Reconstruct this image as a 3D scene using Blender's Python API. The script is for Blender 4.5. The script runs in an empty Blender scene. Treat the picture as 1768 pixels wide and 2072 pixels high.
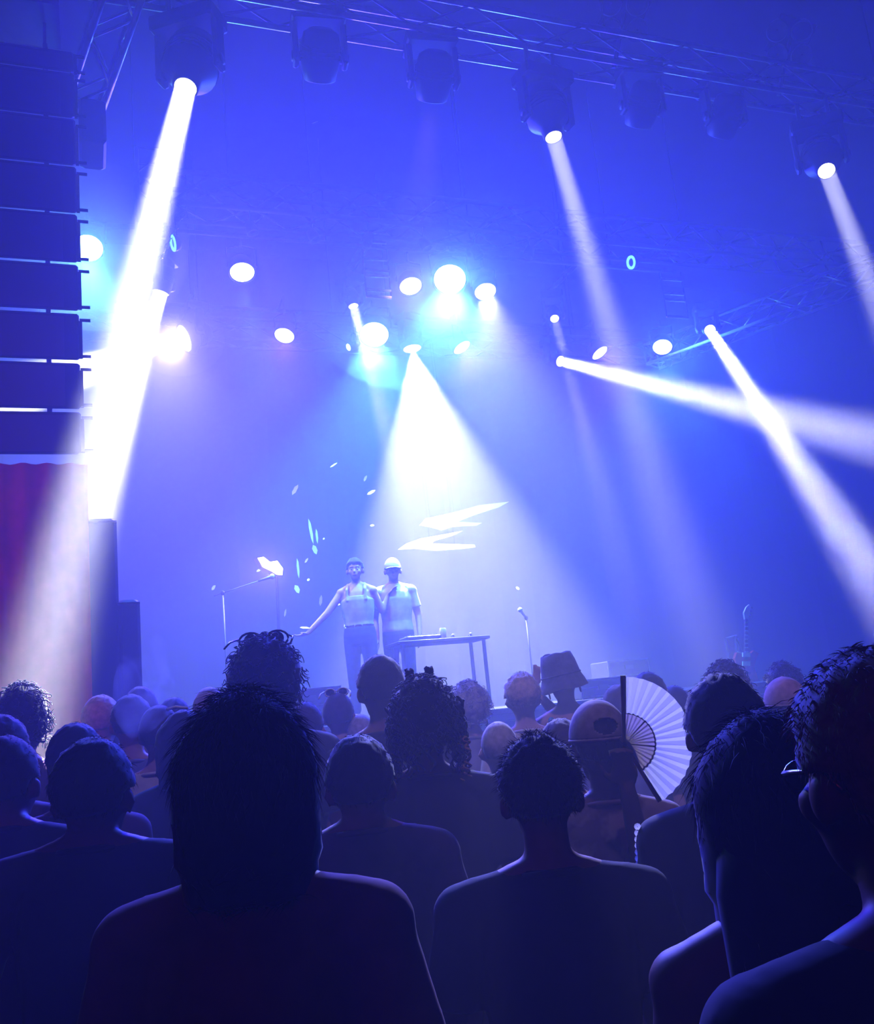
import bpy, math, random
from mathutils import Vector as V, Matrix, Quaternion, noise
random.seed(7)
sc = bpy.context.scene
col = sc.collection

# ------------------------------------------------------------------ camera
F = 1900.0; CX, CY = 884.0, 1036.0            # focal length and centre in pixels of the 1768x2072 frame
YAW, PITCH, ROLL = math.radians(21), math.radians(11.7), math.radians(5.6)
CAM = V((0, 0, 1.62))
FW = V((math.sin(YAW) * math.cos(PITCH), math.cos(YAW) * math.cos(PITCH), math.sin(PITCH)))
_r0 = V((math.cos(YAW), -math.sin(YAW), 0)); _u0 = _r0.cross(FW)
RT = _r0 * math.cos(ROLL) - _u0 * math.sin(ROLL)
UP = _u0 * math.cos(ROLL) + _r0 * math.sin(ROLL)
_cam = bpy.data.cameras.new('camera'); cam = bpy.data.objects.new('camera', _cam); col.objects.link(cam)
_cam.sensor_fit = 'HORIZONTAL'; _cam.sensor_width = 36; _cam.lens = 36 * F / 1768
_cam.clip_start = .02
cam.matrix_world = Matrix(((RT.x, UP.x, -FW.x, CAM.x), (RT.y, UP.y, -FW.y, CAM.y), (RT.z, UP.z, -FW.z, CAM.z), (0, 0, 0, 1)))
sc.camera = cam

# ------------------------------------------------------------------ world, exposure
w = bpy.data.worlds.new('night'); sc.world = w; w.use_nodes = True
w.node_tree.nodes['Background'].inputs[0].default_value = (.02, .02, .1, 1)
w.node_tree.nodes['Background'].inputs[1].default_value = 0.0
sc.view_settings.view_transform = 'Standard'; sc.view_settings.look = 'None'
sc.view_settings.gamma = 1.0; sc.view_settings.use_curve_mapping = False
sc.view_settings.exposure = 0.0
sc.cycles.max_bounces = 0; sc.cycles.diffuse_bounces = 1; sc.cycles.glossy_bounces = 1
sc.cycles.transmission_bounces = 2; sc.cycles.volume_bounces = 0; sc.cycles.transparent_max_bounces = 6

BLUE = (.024, .010, 1); LAV = (.19, .12, 1); CYAN = (.17, .76, 1); WHITE = (.90, .91, 1); PINK = (1, .62, .86)
HAZE_DENSITY = .030; KE = 1.0; HAZE_G = .35
P_BLUE = 3000; P_LAV = 750; P_CYAN = 11.0; P_BEAM = 60; P_CROWD = 4500; P_HOUSE = 60; P_FILL = 850

def ray(px, py): return FW + RT * ((px - CX) / F) - UP * ((py - CY) / F)
def PY(px, py, Y): d = ray(px, py); return CAM + d * (Y / d.y)
def PH(px, py, H): d = ray(px, py); return CAM + d * ((H - CAM.z) / d.z)
def PD(px, py, D): return CAM + ray(px, py).normalized() * D

# ------------------------------------------------------------------ materials
def mat(name, c, rough=.7, metal=0., var=.25, scale=12., bump=0., emit=None, sheen=0., spec=.5):
    m = bpy.data.materials.new(name); m.use_nodes = True
    nt = m.node_tree; b = nt.nodes['Principled BSDF']
    b.inputs['Roughness'].default_value = rough; b.inputs['Metallic'].default_value = metal; b.inputs['Specular IOR Level'].default_value = spec
    tc = nt.nodes.new('ShaderNodeTexCoord'); nz = nt.nodes.new('ShaderNodeTexNoise'); nz.inputs['Scale'].default_value = scale
    nz.inputs['Detail'].default_value = 3
    nt.links.new(tc.outputs['Object'], nz.inputs['Vector'])
    rp = nt.nodes.new('ShaderNodeValToRGB')
    lo = tuple(x * (1 - var) for x in c); hi = tuple(min(1, x * (1 + var)) for x in c)
    rp.color_ramp.elements[0].color = (*lo, 1); rp.color_ramp.elements[1].color = (*hi, 1)
    rp.color_ramp.elements[0].position = .3; rp.color_ramp.elements[1].position = .7
    nt.links.new(nz.outputs['Fac'], rp.inputs['Fac']); nt.links.new(rp.outputs['Color'], b.inputs['Base Color'])
    if bump:
        bp = nt.nodes.new('ShaderNodeBump'); bp.inputs['Strength'].default_value = bump; bp.inputs['Distance'].default_value = .01
        nt.links.new(nz.outputs['Fac'], bp.inputs['Height']); nt.links.new(bp.outputs['Normal'], b.inputs['Normal'])
    if emit:
        b.inputs['Emission Color'].default_value = (*emit[:3], 1); b.inputs['Emission Strength'].default_value = emit[3]
        m.cycles.emission_sampling = 'NONE'
    if name.startswith(('tee', 'cap', 'hat')): sheen = .12
    if name.startswith('hair'): sheen = .35
    if sheen: b.inputs['Sheen Weight'].default_value = sheen; b.inputs['Sheen Roughness'].default_value = .4
    return m
M = {}
def mk(n, *a, **k): M[n] = mat(n, *a, **k)
mk('black_metal', (.005, .005, .006), .55, spec=.25); mk('black_paint', (.007, .007, .009), .6, spec=.25); mk('alu', (.55, .56, .6), .32, .9, .1)
mk('dull_alu', (.10, .10, .12), .5, .6, .1); mk('chrome', (.8, .8, .82), .15, 1., .03)
mk('black_drape', (.006, .006, .007), .95, scale=4, bump=.3, spec=.1); mk('deck', (.03, .03, .035), .6, scale=3); mk('floor', (.03, .03, .03), .7, scale=2)
mk('roof', (.03, .03, .035), .9, scale=2); mk('scrim', (.70, .03, .16), .9, scale=5, bump=.2); mk('white_strip', (.8, .8, .82), .6)
mk('grille', (.015, .015, .018), .6, scale=200); mk('case', (.018, .018, .02), .6)
mk('white_paint', (.85, .85, .86), .5, var=.05); mk('foil', (.9, .9, .92), .3, .3, .05); mk('wood', (.45, .22, .07), .45, scale=20)
mk('guitar_red', (.45, .05, .03), .25); mk('guitar_white', (.8, .8, .78), .4, var=.05); mk('fret', (.10, .05, .03), .5)
mk('lens_white', (.9, .9, .9), emit=(1, 1, 1, 9)); mk('lens_cyan', (.9, .9, .9), emit=(.55, 1, 1, 12)); mk('lens_blue', (.9, .9, .9), emit=(.9, .92, 1, 6))
mk('lens_dark', (.02, .02, .05), .12); mk('lamp_pink', (.9, .9, .9), emit=(1, .80, .86, 14)); mk('lens_red', (.3, .02, .03), emit=(1, .1, .15, 2)); mk('ring_cyan', (.3, .6, .7), emit=(.25, .9, 1, 1.6))
mk('skin_a', (.52, .30, .21), .55, var=.08); mk('skin_b', (.22, .11, .075), .55, var=.08); mk('skin_c', (.62, .40, .30), .55, var=.08)
mk('hair_black', (.006, .005, .005), .72, scale=40, spec=.2); mk('hair_brown', (.05, .028, .016), .72, scale=40, spec=.2); mk('hair_mid', (.20, .15, .12), .72, scale=40, spec=.2); mk('hair_grey', (.38, .36, .36), .72, scale=40, spec=.2)
mk('hair_blond', (.55, .40, .22), .72, scale=40, spec=.2); mk('hair_gold', (.42, .25, .10), .72, scale=40, spec=.2)
mk('tee_black', (.012, .012, .016), .85, scale=8, bump=.2); mk('tee_navy', (.02, .025, .07), .85, scale=8, bump=.2)
mk('tee_maroon', (.20, .045, .07), .85, scale=8, bump=.25); mk('tee_white', (.75, .74, .74), .85, scale=8, bump=.2)
mk('tee_grey', (.22, .22, .25), .85, scale=8, bump=.2); mk('tee_pale', (.5, .48, .5), .85, scale=8, bump=.2); mk('tee_blue', (.18, .20, .55), .85, scale=8, bump=.2)
mk('tee_red', (.35, .05, .06), .85, scale=8, bump=.2); mk('tee_purple', (.12, .04, .14), .85, scale=8, bump=.2); mk('tee_teal', (.05, .28, .30), .85, scale=8)
mk('jeans', (.03, .04, .09), .85, scale=20); mk('shoe', (.03, .03, .03), .6); mk('eye_white', (.8, .8, .8), .2, var=.02); mk('lip', (.45, .15, .14), .5)
mk('cap_tan', (.42, .36, .40), .85, scale=30, bump=.15); mk('cap_rust', (.36, .19, .22), .85, scale=30, bump=.15); mk('hat_olive', (.07, .07, .08), .9, scale=30, bump=.2)
mk('strap', (.015, .015, .018), .7); mk('gold', (.9, .65, .25), .2, 1., .03); mk('plastic_black', (.01, .01, .012), .3)
mk('pearl', (.9, .9, .9), .3, var=.03)
def pattern_mat():
    m = mat('tee_pattern', (.42, .30, .32), .85, scale=9, var=.1)
    nt = m.node_tree; rp = [n for n in nt.nodes if n.type == 'VALTORGB'][0]
    rp.color_ramp.interpolation = 'LINEAR'
    rp.color_ramp.elements[0].color = (.22, .13, .17, 1); rp.color_ramp.elements[0].position = .42
    rp.color_ramp.elements[1].color = (.46, .34, .36, 1); rp.color_ramp.elements[1].position = .52
    M['tee_pattern'] = m
pattern_mat()
def paper_mat(name='fan_paper', c1=(.85, .84, .84, 1), c2=(.9, .88, .88, 1), f=.6):
    m = bpy.data.materials.new(name); m.use_nodes = True; nt = m.node_tree
    b = nt.nodes['Principled BSDF']; b.inputs['Base Color'].default_value = c1; b.inputs['Roughness'].default_value = .8
    t = nt.nodes.new('ShaderNodeBsdfTranslucent'); t.inputs['Color'].default_value = c2
    mx = nt.nodes.new('ShaderNodeMixShader'); mx.inputs[0].default_value = f
    out = nt.nodes['Material Output']
    nt.links.new(b.outputs[0], mx.inputs[1]); nt.links.new(t.outputs[0], mx.inputs[2]); nt.links.new(mx.outputs[0], out.inputs['Surface'])
    M[name] = m
paper_mat(); paper_mat('fan_stick', (.45, .33, .28, 1), (.55, .42, .38, 1), .5)

# ------------------------------------------------------------------ mesh helpers
def basis(d):
    d = d.normalized(); a = V((0, 0, 1)) if abs(d.z) < .9 else V((1, 0, 0))
    u = d.cross(a).normalized(); return u, d.cross(u).normalized(), d
class MB:
    def __init__(s): s.v = []; s.f = []
    def add(s, vs, fs):
        n = len(s.v); s.v += [V(x) for x in vs]; s.f += [tuple(i + n for i in f) for f in fs]; return s
    def box(s, a, b, rot=None, at=None):
        vs = [V((x, y, z)) for x in (a[0], b[0]) for y in (a[1], b[1]) for z in (a[2], b[2])]
        if rot is not None: vs = [rot @ q for q in vs]
        if at is not None: vs = [q + V(at) for q in vs]
        return s.add(vs, [(0, 1, 3, 2), (4, 6, 7, 5), (0, 4, 5, 1), (2, 3, 7, 6), (0, 2, 6, 4), (1, 5, 7, 3)])
    def bbox(s, a, b, e=.01, rot=None, at=None):
        """box with chamfered vertical and horizontal edges"""
        (x0, y0, z0), (x1, y1, z1) = a, b; vs = []
        for z, k in ((z0, e), (z0 + e, 0), (z1 - e, 0), (z1, e)):
            X0, X1, Y0, Y1 = x0 + k, x1 - k, y0 + k, y1 - k
            vs += [(X0 + e, Y0, z), (X1 - e, Y0, z), (X1, Y0 + e, z), (X1, Y1 - e, z), (X1 - e, Y1, z), (X0 + e, Y1, z), (X0, Y1 - e, z), (X0, Y0 + e, z)]
        vs = [V(q) for q in vs]
        if rot is not None: vs = [rot @ q for q in vs]
        if at is not None: vs = [q + V(at) for q in vs]
        fs = [tuple(range(7, -1, -1)), tuple(range(24, 32))]
        for r in range(3):
            for i in range(8): fs.append((r * 8 + i, r * 8 + (i + 1) % 8, r * 8 + 8 + (i + 1) % 8, r * 8 + 8 + i))
        return s.add(vs, fs)
    def tube(s, a, b, ra, rb=None, n=8, cap=True):
        a, b = V(a), V(b); rb = ra if rb is None else rb; u, v, d = basis(b - a)
        vs = []
        for c, r in ((a, ra), (b, rb)):
            for i in range(n): t = 2 * math.pi * i / n; vs.append(c + u * math.cos(t) * r + v * math.sin(t) * r)
        fs = [(i, (i + 1) % n, n + (i + 1) % n, n + i) for i in range(n)]
        if cap: fs += [tuple(range(n - 1, -1, -1)), tuple(range(n, 2 * n))]
        return s.add(vs, fs)
    def path(s, pts, r, n=6, rend=None):
        pts = [V(p) for p in pts]; m = len(pts); vs = []
        for k, p in enumerate(pts):
            d = (pts[min(k + 1, m - 1)] - pts[max(k - 1, 0)]); u, v, _ = basis(d)
            rr = r if rend is None else r + (rend - r) * k / (m - 1)
            for i in range(n): t = 2 * math.pi * i / n; vs.append(p + u * math.cos(t) * rr + v * math.sin(t) * rr)
        fs = [(k * n + i, k * n + (i + 1) % n, (k + 1) * n + (i + 1) % n, (k + 1) * n + i) for k in range(m - 1) for i in range(n)]
        fs += [tuple(range(n - 1, -1, -1)), tuple(range((m - 1) * n, m * n))]
        return s.add(vs, fs)
    def lathe(s, o, d, prof, n=24, cap=True):
        """prof: list of (distance along d, radius)"""
        u, v, d = basis(V(d)); o = V(o); vs = []
        for h, r in prof:
            for i in range(n): t = 2 * math.pi * i / n; vs.append(o + d * h + u * math.cos(t) * r + v * math.sin(t) * r)
        m = len(prof)
        fs = [(k * n + i, k * n + (i + 1) % n, (k + 1) * n + (i + 1) % n, (k + 1) * n + i) for k in range(m - 1) for i in range(n)]
        if cap: fs += [tuple(range(n - 1, -1, -1)), tuple(range((m - 1) * n, m * n))]
        return s.add(vs, fs)
    def ell(s, c, r, rot=None, nu=14, nv=9):
        c = V(c); vs = []; fs = []
        for j in range(1, nv):
            e = math.pi * (j / nv - .5)
            for i in range(nu):
                t = 2 * math.pi * i / nu; q = V((math.cos(t) * math.cos(e) * r[0], math.sin(t) * math.cos(e) * r[1], math.sin(e) * r[2]))
                vs.append(c + (rot @ q if rot is not None else q))
        lo, hi = len(vs), len(vs) + 1
        for z in (-r[2], r[2]): q = V((0, 0, z)); vs.append(c + (rot @ q if rot is not None else q))
        for j in range(nv - 2):
            for i in range(nu): fs.append((j * nu + i, j * nu + (i + 1) % nu, (j + 1) * nu + (i + 1) % nu, (j + 1) * nu + i))
        for i in range(nu):
            fs.append((lo, (i + 1) % nu, i)); k = (nv - 2) * nu; fs.append((hi, k + i, k + (i + 1) % nu))
        return s.add(vs, fs)
    def cap(s, a, b, ra, rb=None, n=12):
        """tapered capsule"""
        a, b = V(a), V(b); rb = ra if rb is None else rb; u, v, d = basis(b - a); L = (b - a).length
        prof = [(-ra * .98, ra * .15), (-ra * .7, ra * .71), (0, ra), (L * .5, (ra + rb) / 2), (L, rb), (L + rb * .7, rb * .71), (L + rb * .98, rb * .15)]
        return s.lathe(a, d, prof, n)
    def loft(s, rings, n=20):
        """rings: (z, rx, ry, cx, cy)"""
        vs = []
        for z, rx, ry, cx, cy in rings:
            for i in range(n): t = 2 * math.pi * i / n; vs.append((cx + math.cos(t) * rx, cy + math.sin(t) * ry, z))
        m = len(rings)
        fs = [(k * n + i, k * n + (i + 1) % n, (k + 1) * n + (i + 1) % n, (k + 1) * n + i) for k in range(m - 1) for i in range(n)]
        fs += [tuple(range(n - 1, -1, -1)), tuple(range((m - 1) * n, m * n))]
        return s.add(vs, fs)
    def prism(s, pts, nrm, th):
        """flat polygon pts extruded by th along nrm"""
        n = len(pts); pts = [V(p) for p in pts]; nrm = V(nrm).normalized()
        vs = pts + [p + nrm * th for p in pts]
        return s.add(vs, [tuple(range(n - 1, -1, -1)), tuple(range(n, 2 * n))] + [(i, (i + 1) % n, n + (i + 1) % n, n + i) for i in range(n)])
    def mesh(s, name, m, smooth=False, off=None):
        me = bpy.data.meshes.new(name)
        me.from_pydata([tuple(p - off) if off is not None else tuple(p) for p in s.v], [], s.f)
        me.materials.append(M[m] if isinstance(m, str) else m)
        if smooth: me.shade_smooth()
        return me
    def build(s, name, m, parent=None, smooth=False):
        """world coordinates in, parented object out"""
        off = WLOC.get(parent.name, V((0, 0, 0))) if parent else None
        o = bpy.data.objects.new(name, s.mesh(name, m, smooth, off)); col.objects.link(o)
        if parent: o.parent = parent; WLOC[o.name] = off
        return o
WLOC = {}
def link(name, me, parent=None, loc=None, rot=None):
    o = bpy.data.objects.new(name, me); col.objects.link(o); o.parent = parent
    if loc is not None: o.location = loc
    if rot is not None: o.rotation_euler = rot
    return o
def tag(o, label, cat, group=None, kind=None):
    o['label'] = label; o['category'] = cat
    if group: o['group'] = group
    if kind: o['kind'] = kind
    return o
def thing(name, label, cat, loc=(0, 0, 0), group=None):
    o = bpy.data.objects.new(name, None); col.objects.link(o); o.location = loc; o.empty_display_size = .1
    WLOC[o.name] = V(loc); return tag(o, label, cat, group)
def struct(o): o['kind'] = 'structure'; return o
def remesh(name, mb, vox, m, parent, sm=4, local=True):
    """closed pieces fused into one continuous skin"""
    tmp = bpy.data.objects.new('tmp', mb.mesh('tmp', m)); col.objects.link(tmp)
    r = tmp.modifiers.new('r', 'REMESH'); r.mode = 'VOXEL'; r.voxel_size = vox
    k = tmp.modifiers.new('s', 'SMOOTH'); k.iterations = sm; k.factor = .5
    dg = bpy.context.evaluated_depsgraph_get()
    me = bpy.data.meshes.new_from_object(tmp.evaluated_get(dg)); me.name = name
    old = tmp.data; bpy.data.objects.remove(tmp); bpy.data.meshes.remove(old)
    if not me.materials: me.materials.append(M[m])
    me.shade_smooth()
    o = bpy.data.objects.new(name, me); col.objects.link(o); o.parent = parent
    return o
def lamp_spot(name, parent, p, d, deg, energy, color, r=.02, blend=.1):
    l = bpy.data.lights.new(name, 'SPOT'); l.energy = energy * (KE if name in ('beam_light', 'wash_light', 'glow_light') else 1); l.color = color; l.spot_size = math.radians(deg); l.spot_blend = blend; l.shadow_soft_size = r
    o = bpy.data.objects.new(name, l); col.objects.link(o); o.parent = parent
    o.location = V(p) - WLOC.get(parent.name, V((0, 0, 0))); o.rotation_euler = V(d).to_track_quat('-Z', 'Y').to_euler()
    return o

# ================================================================== THE SETTING
DECK = 1.55; BACK = 15.0
struct(MB().box((-9, -5, -.1), (19, 15.4, 0)).build('floor', 'floor'))
struct(MB().box((-9, -5, 9.6), (19, 15.4, 9.7)).build('ceiling', 'roof'))
def pleated_wall(name, a, b, z0, z1, m, amp=.06, step=.16):
    a, b = V(a), V(b); L = (b - a).length; d = (b - a) / L; nrm = V((d.y, -d.x, 0)); n = int(L / step)
    vs = []; fs = []
    for k in range(n + 1):
        p = a + d * (L * k / n) + nrm * amp * (.5 + .5 * math.cos(k * math.pi)) * (.6 + .4 * noise.noise(V((k * .3, 1, 2))))
        q = a + d * (L * k / n) - nrm * .05
        for c in (p, q): vs += [(c.x, c.y, z0), (c.x, c.y, z1)]
    for k in range(n):
        i = k * 4; j = i + 4
        fs += [(i, j, j + 1, i + 1), (i + 2, i + 3, j + 3, j + 2), (i + 1, j + 1, j + 3, i + 3), (i, i + 2, j + 2, j)]
    fs += [(0, 1, 3, 2), (n * 4, n * 4 + 2, n * 4 + 3, n * 4 + 1)]
    return struct(MB().add(vs, fs).build(name, m))
pleated_wall('wall_back', (-8.9, BACK, 0), (18.9, BACK, 0), .01, 9.59, 'black_drape', .025, .3)
struct(MB().box((-9, -5, 0), (-8.9, 15.4, 9.6)).build('wall_left', 'black_drape'))
struct(MB().box((18.9, -5, 0), (19, 15.4, 9.6)).build('wall_right', 'black_drape'))
struct(MB().box((-9, -5.1, 0), (19, -5, 9.6)).build('wall_front', 'black_drape'))

# stage platform: deck boards, skirt, legs
st = thing('stage_platform', 'long black stage platform with a boarded deck behind the crowd', 'stage', (5, 11, 0))
for k in range(12):
    x0 = -3 + k * 1.42
    MB().bbox((x0 + .006, 8.6, DECK - .12), (x0 + 1.414, 14.8, DECK), .006).build('deck_board', 'deck', st)
MB().box((-3, 8.62, .05), (14.04, 8.66, DECK - .13)).build('skirt', 'black_drape', st)
for x in (-2.8, 1, 5, 9, 13.8):
    for y in (8.9, 14.5): MB().tube((x, y, 0), (x, y, DECK - .12), .04, n=8).build('leg', 'dull_alu', st)
MB().box((-3, 8.56, DECK - .05), (14.04, 8.60, DECK - .002)).build('edge_trim', 'alu', st)

# ================================================================== TRUSSES
def truss(name, label, A, B, sy=.3, sz=.3, panel=.45, m='dull_alu', rc=.024, rb=.011, upz=True, mc=None, lit=0):
    """box truss from A to B: four chords, zigzag braces on four faces, end frames"""
    A, B = V(A), V(B); L = (B - A).length; d = (B - A) / L
    root = thing(name, label, 'truss', A)
    x = d; y = V((0, 0, 1)).cross(x).normalized() if upz else V((1, 0, 0)).cross(x).normalized(); z = x.cross(y)
    R = Matrix((x, y, z)).transposed().to_euler()
    root.rotation_euler = R
    ch = MB().tube((0, 0, 0), (L, 0, 0), rc, n=8).mesh('chord', mc or m, True); rnd = random.Random(len(label))
    for j in (-1, 1):
        for k in (-1, 1): link('chord', ch, root, (0, j * sy / 2, k * sz / 2))
    n = max(1, round(L / panel)); p = L / n
    def bm(q, k=None): return MB().tube((0, 0, 0), q, rb, n=5).mesh('brace', k or m, True)
    top = bm((p, sy, 0)), bm((p, -sy, 0)); side = bm((p, 0, sz)), bm((p, 0, -sz)); glint_side = bm((p, 0, sz), 'foil'), bm((p, 0, -sz), 'foil')
    for i in range(n):
        up = i % 2 == 0
        for k in (-1, 1):
            link('brace', top[0] if up else top[1], root, (i * p, -sy / 2 if up else sy / 2, k * sz / 2))
            sd_ = glint_side if rnd.random() < lit else side; link('brace', sd_[0] if up else sd_[1], root, (i * p, k * sy / 2, -sz / 2 if up else sz / 2))  # a random share of side braces gets pale foil as painted highlights
    ry = MB().tube((0, -sy / 2, 0), (0, sy / 2, 0), rb * 1.3, n=5).mesh('end_bar', m); rz = MB().tube((0, 0, -sz / 2), (0, 0, sz / 2), rb * 1.3, n=5).mesh('end_bar', m)
    for X in (0, L):
        for k in (-1, 1): link('end_bar', ry, root, (X, 0, k * sz / 2)); link('end_bar', rz, root, (X, k * sy / 2, 0))
    return root
ZF, ZM, ZR = 6.80, 7.18, 6.95
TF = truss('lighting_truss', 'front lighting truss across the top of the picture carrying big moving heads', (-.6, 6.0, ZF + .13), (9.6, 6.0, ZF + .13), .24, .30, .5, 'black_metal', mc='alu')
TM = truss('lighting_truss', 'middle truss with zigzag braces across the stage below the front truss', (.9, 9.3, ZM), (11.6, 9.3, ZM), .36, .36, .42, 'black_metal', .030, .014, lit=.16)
TR_ = truss('lighting_truss', 'rear truss over the upstage edge holding the cyan and white lamps', (-.5, 12.3, ZR), (9.2, 12.3, ZR), .3, .3, .5)
def rung_ladder(label, x, y0, y1, Y, w_, rungs):
    c0, c1 = PY(x, y0, Y), PY(x, y1, Y); t = thing('hanging_ladder', label, 'ladder frame', (c0.x, Y, c0.z), 'ladder frames under the middle truss')
    top = ZR + .01
    for s in (-1, 1): MB().tube((c0.x + s * w_ / 2, Y, c1.z), (c0.x + s * w_ / 2, Y, top), .009, n=6).build('rail', 'black_metal', t)
    for f in rungs:
        z = c0.z + (c1.z - c0.z) * f; MB().tube((c0.x - w_ / 2, Y, z), (c0.x + w_ / 2, Y, z), .018, n=8).build('rung', 'white_paint', t, True)
rung_ladder('ladder frame of bright rungs hanging under the centre of the middle truss', 755, 470, 600, 9.62, .30, (.0, .06, .15, .42, .60, .68, .9, 1))
rung_ladder('ladder frame of bright rungs hanging under the right of the middle truss', 1350, 512, 640, 9.62, .33, (0, .06, .15, .42, .64, .74, 1))
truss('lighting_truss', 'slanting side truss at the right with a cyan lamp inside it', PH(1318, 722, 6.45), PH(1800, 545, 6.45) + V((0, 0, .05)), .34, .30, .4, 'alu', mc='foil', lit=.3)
truss('lighting_truss', 'ladder-like truss leaning behind the top of the speaker array', PD(168, 215, 8.3), PD(262, -60, 8.0), .24, .24, .3, 'alu', upz=False)
truss('truss_block', 'short upright truss block at the left end of the middle truss', (.72, 9.3, 6.75), (.72, 9.3, 7.6), .3, .3, .3, upz=False)

def pipe(label, x0, x1, y, z):
    t = thing('lighting_pipe', label, 'pipe', (x0, y, z)); MB().tube((x0, y, z), (x1, y, z), .025, n=10).build('bar', 'black_metal', t, True)
    for k in range(4): x = x0 + (x1 - x0) * (k + .5) / 4; MB().tube((x, y, z), (x, y, 9.61), .006, n=5).build('cable', 'black_metal', t)
pipe('black lamp pipe just upstage of the middle truss', -.4, 7.4, 9.62, ZR); pipe('black lamp pipe in front of the rear truss', .4, 7.8, 11.5, ZR)
for root, y, z in ((TF, 5.88, ZF + .28), (TM, 9.12, ZM + .18), (TR_, 12.15, ZR + .15)):
    for x in (1.5, 4.2, 7.2):
        o = MB().tube((x, y, z), (x, y, 9.61), .008, n=6).build('hoist_cable', 'black_metal'); o.parent = root; o.matrix_parent_inverse = root.matrix_basis.inverted()

# ================================================================== LAMPS
OUT0 = V((-.3, -1.6, -1.)).normalized()
GL_BEAM = 'moving head lamps throwing white beams'
def dist(p): return (p - CAM).length
def side_arm(root, x, y, z, front=False):
    bars = ((6.12, ZF - .02), (5.88, ZF - .02)) if front else ((9.62, ZR), (11.5, ZR))
    by, bz = min(bars, key=lambda b: abs(b[0] - y))
    MB().tube((x, y, z), (x, by, bz), .014, n=6).build('side_arm', 'black_metal', root)
def head_geo(root, L, a, r_lens, r_body, hl, lens_m, top, yw=None, base=True):
    """moving head: hung base, two yoke arms, barrel head with lens looking along a"""
    a = a.normalized(); pv = L - a * hl * .45
    yw = yw or r_body + .035
    side = V((0, 0, 1)).cross(a); side = side.normalized() if side.length > .05 else V((1, 0, 0))
    bz = max(pv.z + r_body + .10, L.z + .2)
    if base:
        rot = Matrix((side, V((0, 0, 1)).cross(side), V((0, 0, 1)))).transposed()
        MB().bbox((-yw - .02, -.13, 0), (yw + .02, .13, .12), .015, rot, (pv.x, pv.y, bz)).build('base', 'black_paint', root)
        for s in (-1, 1):
            p = pv + side * s * (yw - .08)
            MB().tube((p.x, p.y, bz + .12), (p.x, p.y, max(top, bz + .16)), .02, n=8).build('clamp', 'dull_alu', root)
            if abs(top - ZF) < .01 or abs(top - ZR) < .01: side_arm(root, p.x, p.y, max(top, bz + .16), abs(top - ZF) < .01)
    for s in (-1, 1):
        q = pv + side * s * yw
        rot = Matrix((side, V((0, 0, 1)).cross(side), V((0, 0, 1)))).transposed()
        MB().bbox((-.022, -.06, -.07), (.022, .06, bz - pv.z + .02), .012, rot, q).build('yoke_arm', 'black_paint', root)
        MB().tube(pv + side * s * r_body * .8, q + side * s * .03, .04, n=12).build('pivot', 'black_metal', root, True)
    hd = MB().lathe(L - a * hl, a, [(0, r_body * .55), (.03, r_body * .86), (hl * .3, r_body), (hl * .62, r_body), (hl * .8, r_lens * 1.35), (hl * .985, r_lens * 1.22), (hl, r_lens * 1.16), (hl, r_lens * 1.04), (hl - .03, r_lens * 1.02)], 24, True)
    ho = hd.build('head', 'black_metal', root, True)
    for k in range(4):
        t = hl * (.32 + .07 * k); MB().lathe(L - a * (hl - t), a, [(0, r_body), (.0, r_body * 1.04), (.012, r_body * 1.04), (.012, r_body)], 20, False).build('cooling_fin', 'black_metal', ho)
    MB().lathe(L - a * .004, a, [(0, r_lens * 1.02), (.006, r_lens * .9), (.010, r_lens * .4), (.011, .002)], 24, False).build('lens', lens_m, root, True)
def beam_head(label, p0, L, p1, d1, w0, w1, energy, body=.16, hl=.42, blend=.12, color=WHITE, top=None, group=GL_BEAM):
    """lamp at L whose beam runs to pixel p1 at distance d1; widths in pixels"""
    B = PD(*p1, d1); d0 = dist(L); ln = (B - L).length; a = (B - L).normalized()
    ra = w0 * d0 / F / 2; rb_ = w1 * d1 / F / 2; th = math.degrees(math.atan(max(.001, rb_ - ra) / ln)); th *= 1.4 if th < 8 else 1
    root = thing('moving_head_lamp', label, 'stage light', L - a * hl * .45 + V((0, 0, .3)), group)
    head_geo(root, L, a, ra, body, hl, 'lens_white', top if top else L.z + .5)
    if th > 8: lamp_spot('beam_light', root, L + a * .05, a, th * 2, energy * P_BEAM, color, .03, blend); return root
    l = bpy.data.lights.new('beam_light', 'AREA'); l.shape = 'DISK'; l.size = ra * 2; l.color = color; l.spread = math.radians(max(1.2, th * 2))
    l.energy = KE * 2.5 * energy * P_BEAM * (1 - math.cos(math.radians(th))) / 2
    o = bpy.data.objects.new('beam_light', l); col.objects.link(o); o.parent = root; o.location = L + a * .014 - WLOC[root.name]; o.rotation_euler = a.to_track_quat('-Z', 'Y').to_euler()
    return root
beam_head('big moving head lamp by the speaker array with the thickest white beam', 0, PY(375, 178, 5.85), (75, 1400), 4.6, 38, 190, 700, .19, .5, .08, top=ZF)
beam_head('moving head lamp at the centre right of the front truss with a pale beam', 0, PY(1120, 278, 5.85), (1420, 1300), 6.2, 30, 165, 85, .17, .5, .12, top=ZF)
beam_head('moving head lamp at the right edge of the front truss, short pale beam', 0, PY(1672, 346, 5.85), (1800, 680), 7.5, 28, 70, 130, .17, .5, .12, top=ZF)
beam_head('moving head lamp beneath the middle truss by the tower, steep white beam', 0, PH(325, 592, 6.3), (190, 1050), 10.5, 26, 95, 1200, .1, .3, .1, top=ZR)
bh = beam_head('moving head lamp low behind the speaker array with a flat sideways beam', 0, PH(372, 685, 6.3), (120, 765), 11.5, 50, 140, 1500, .15, .35, .3, top=ZR)
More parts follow.
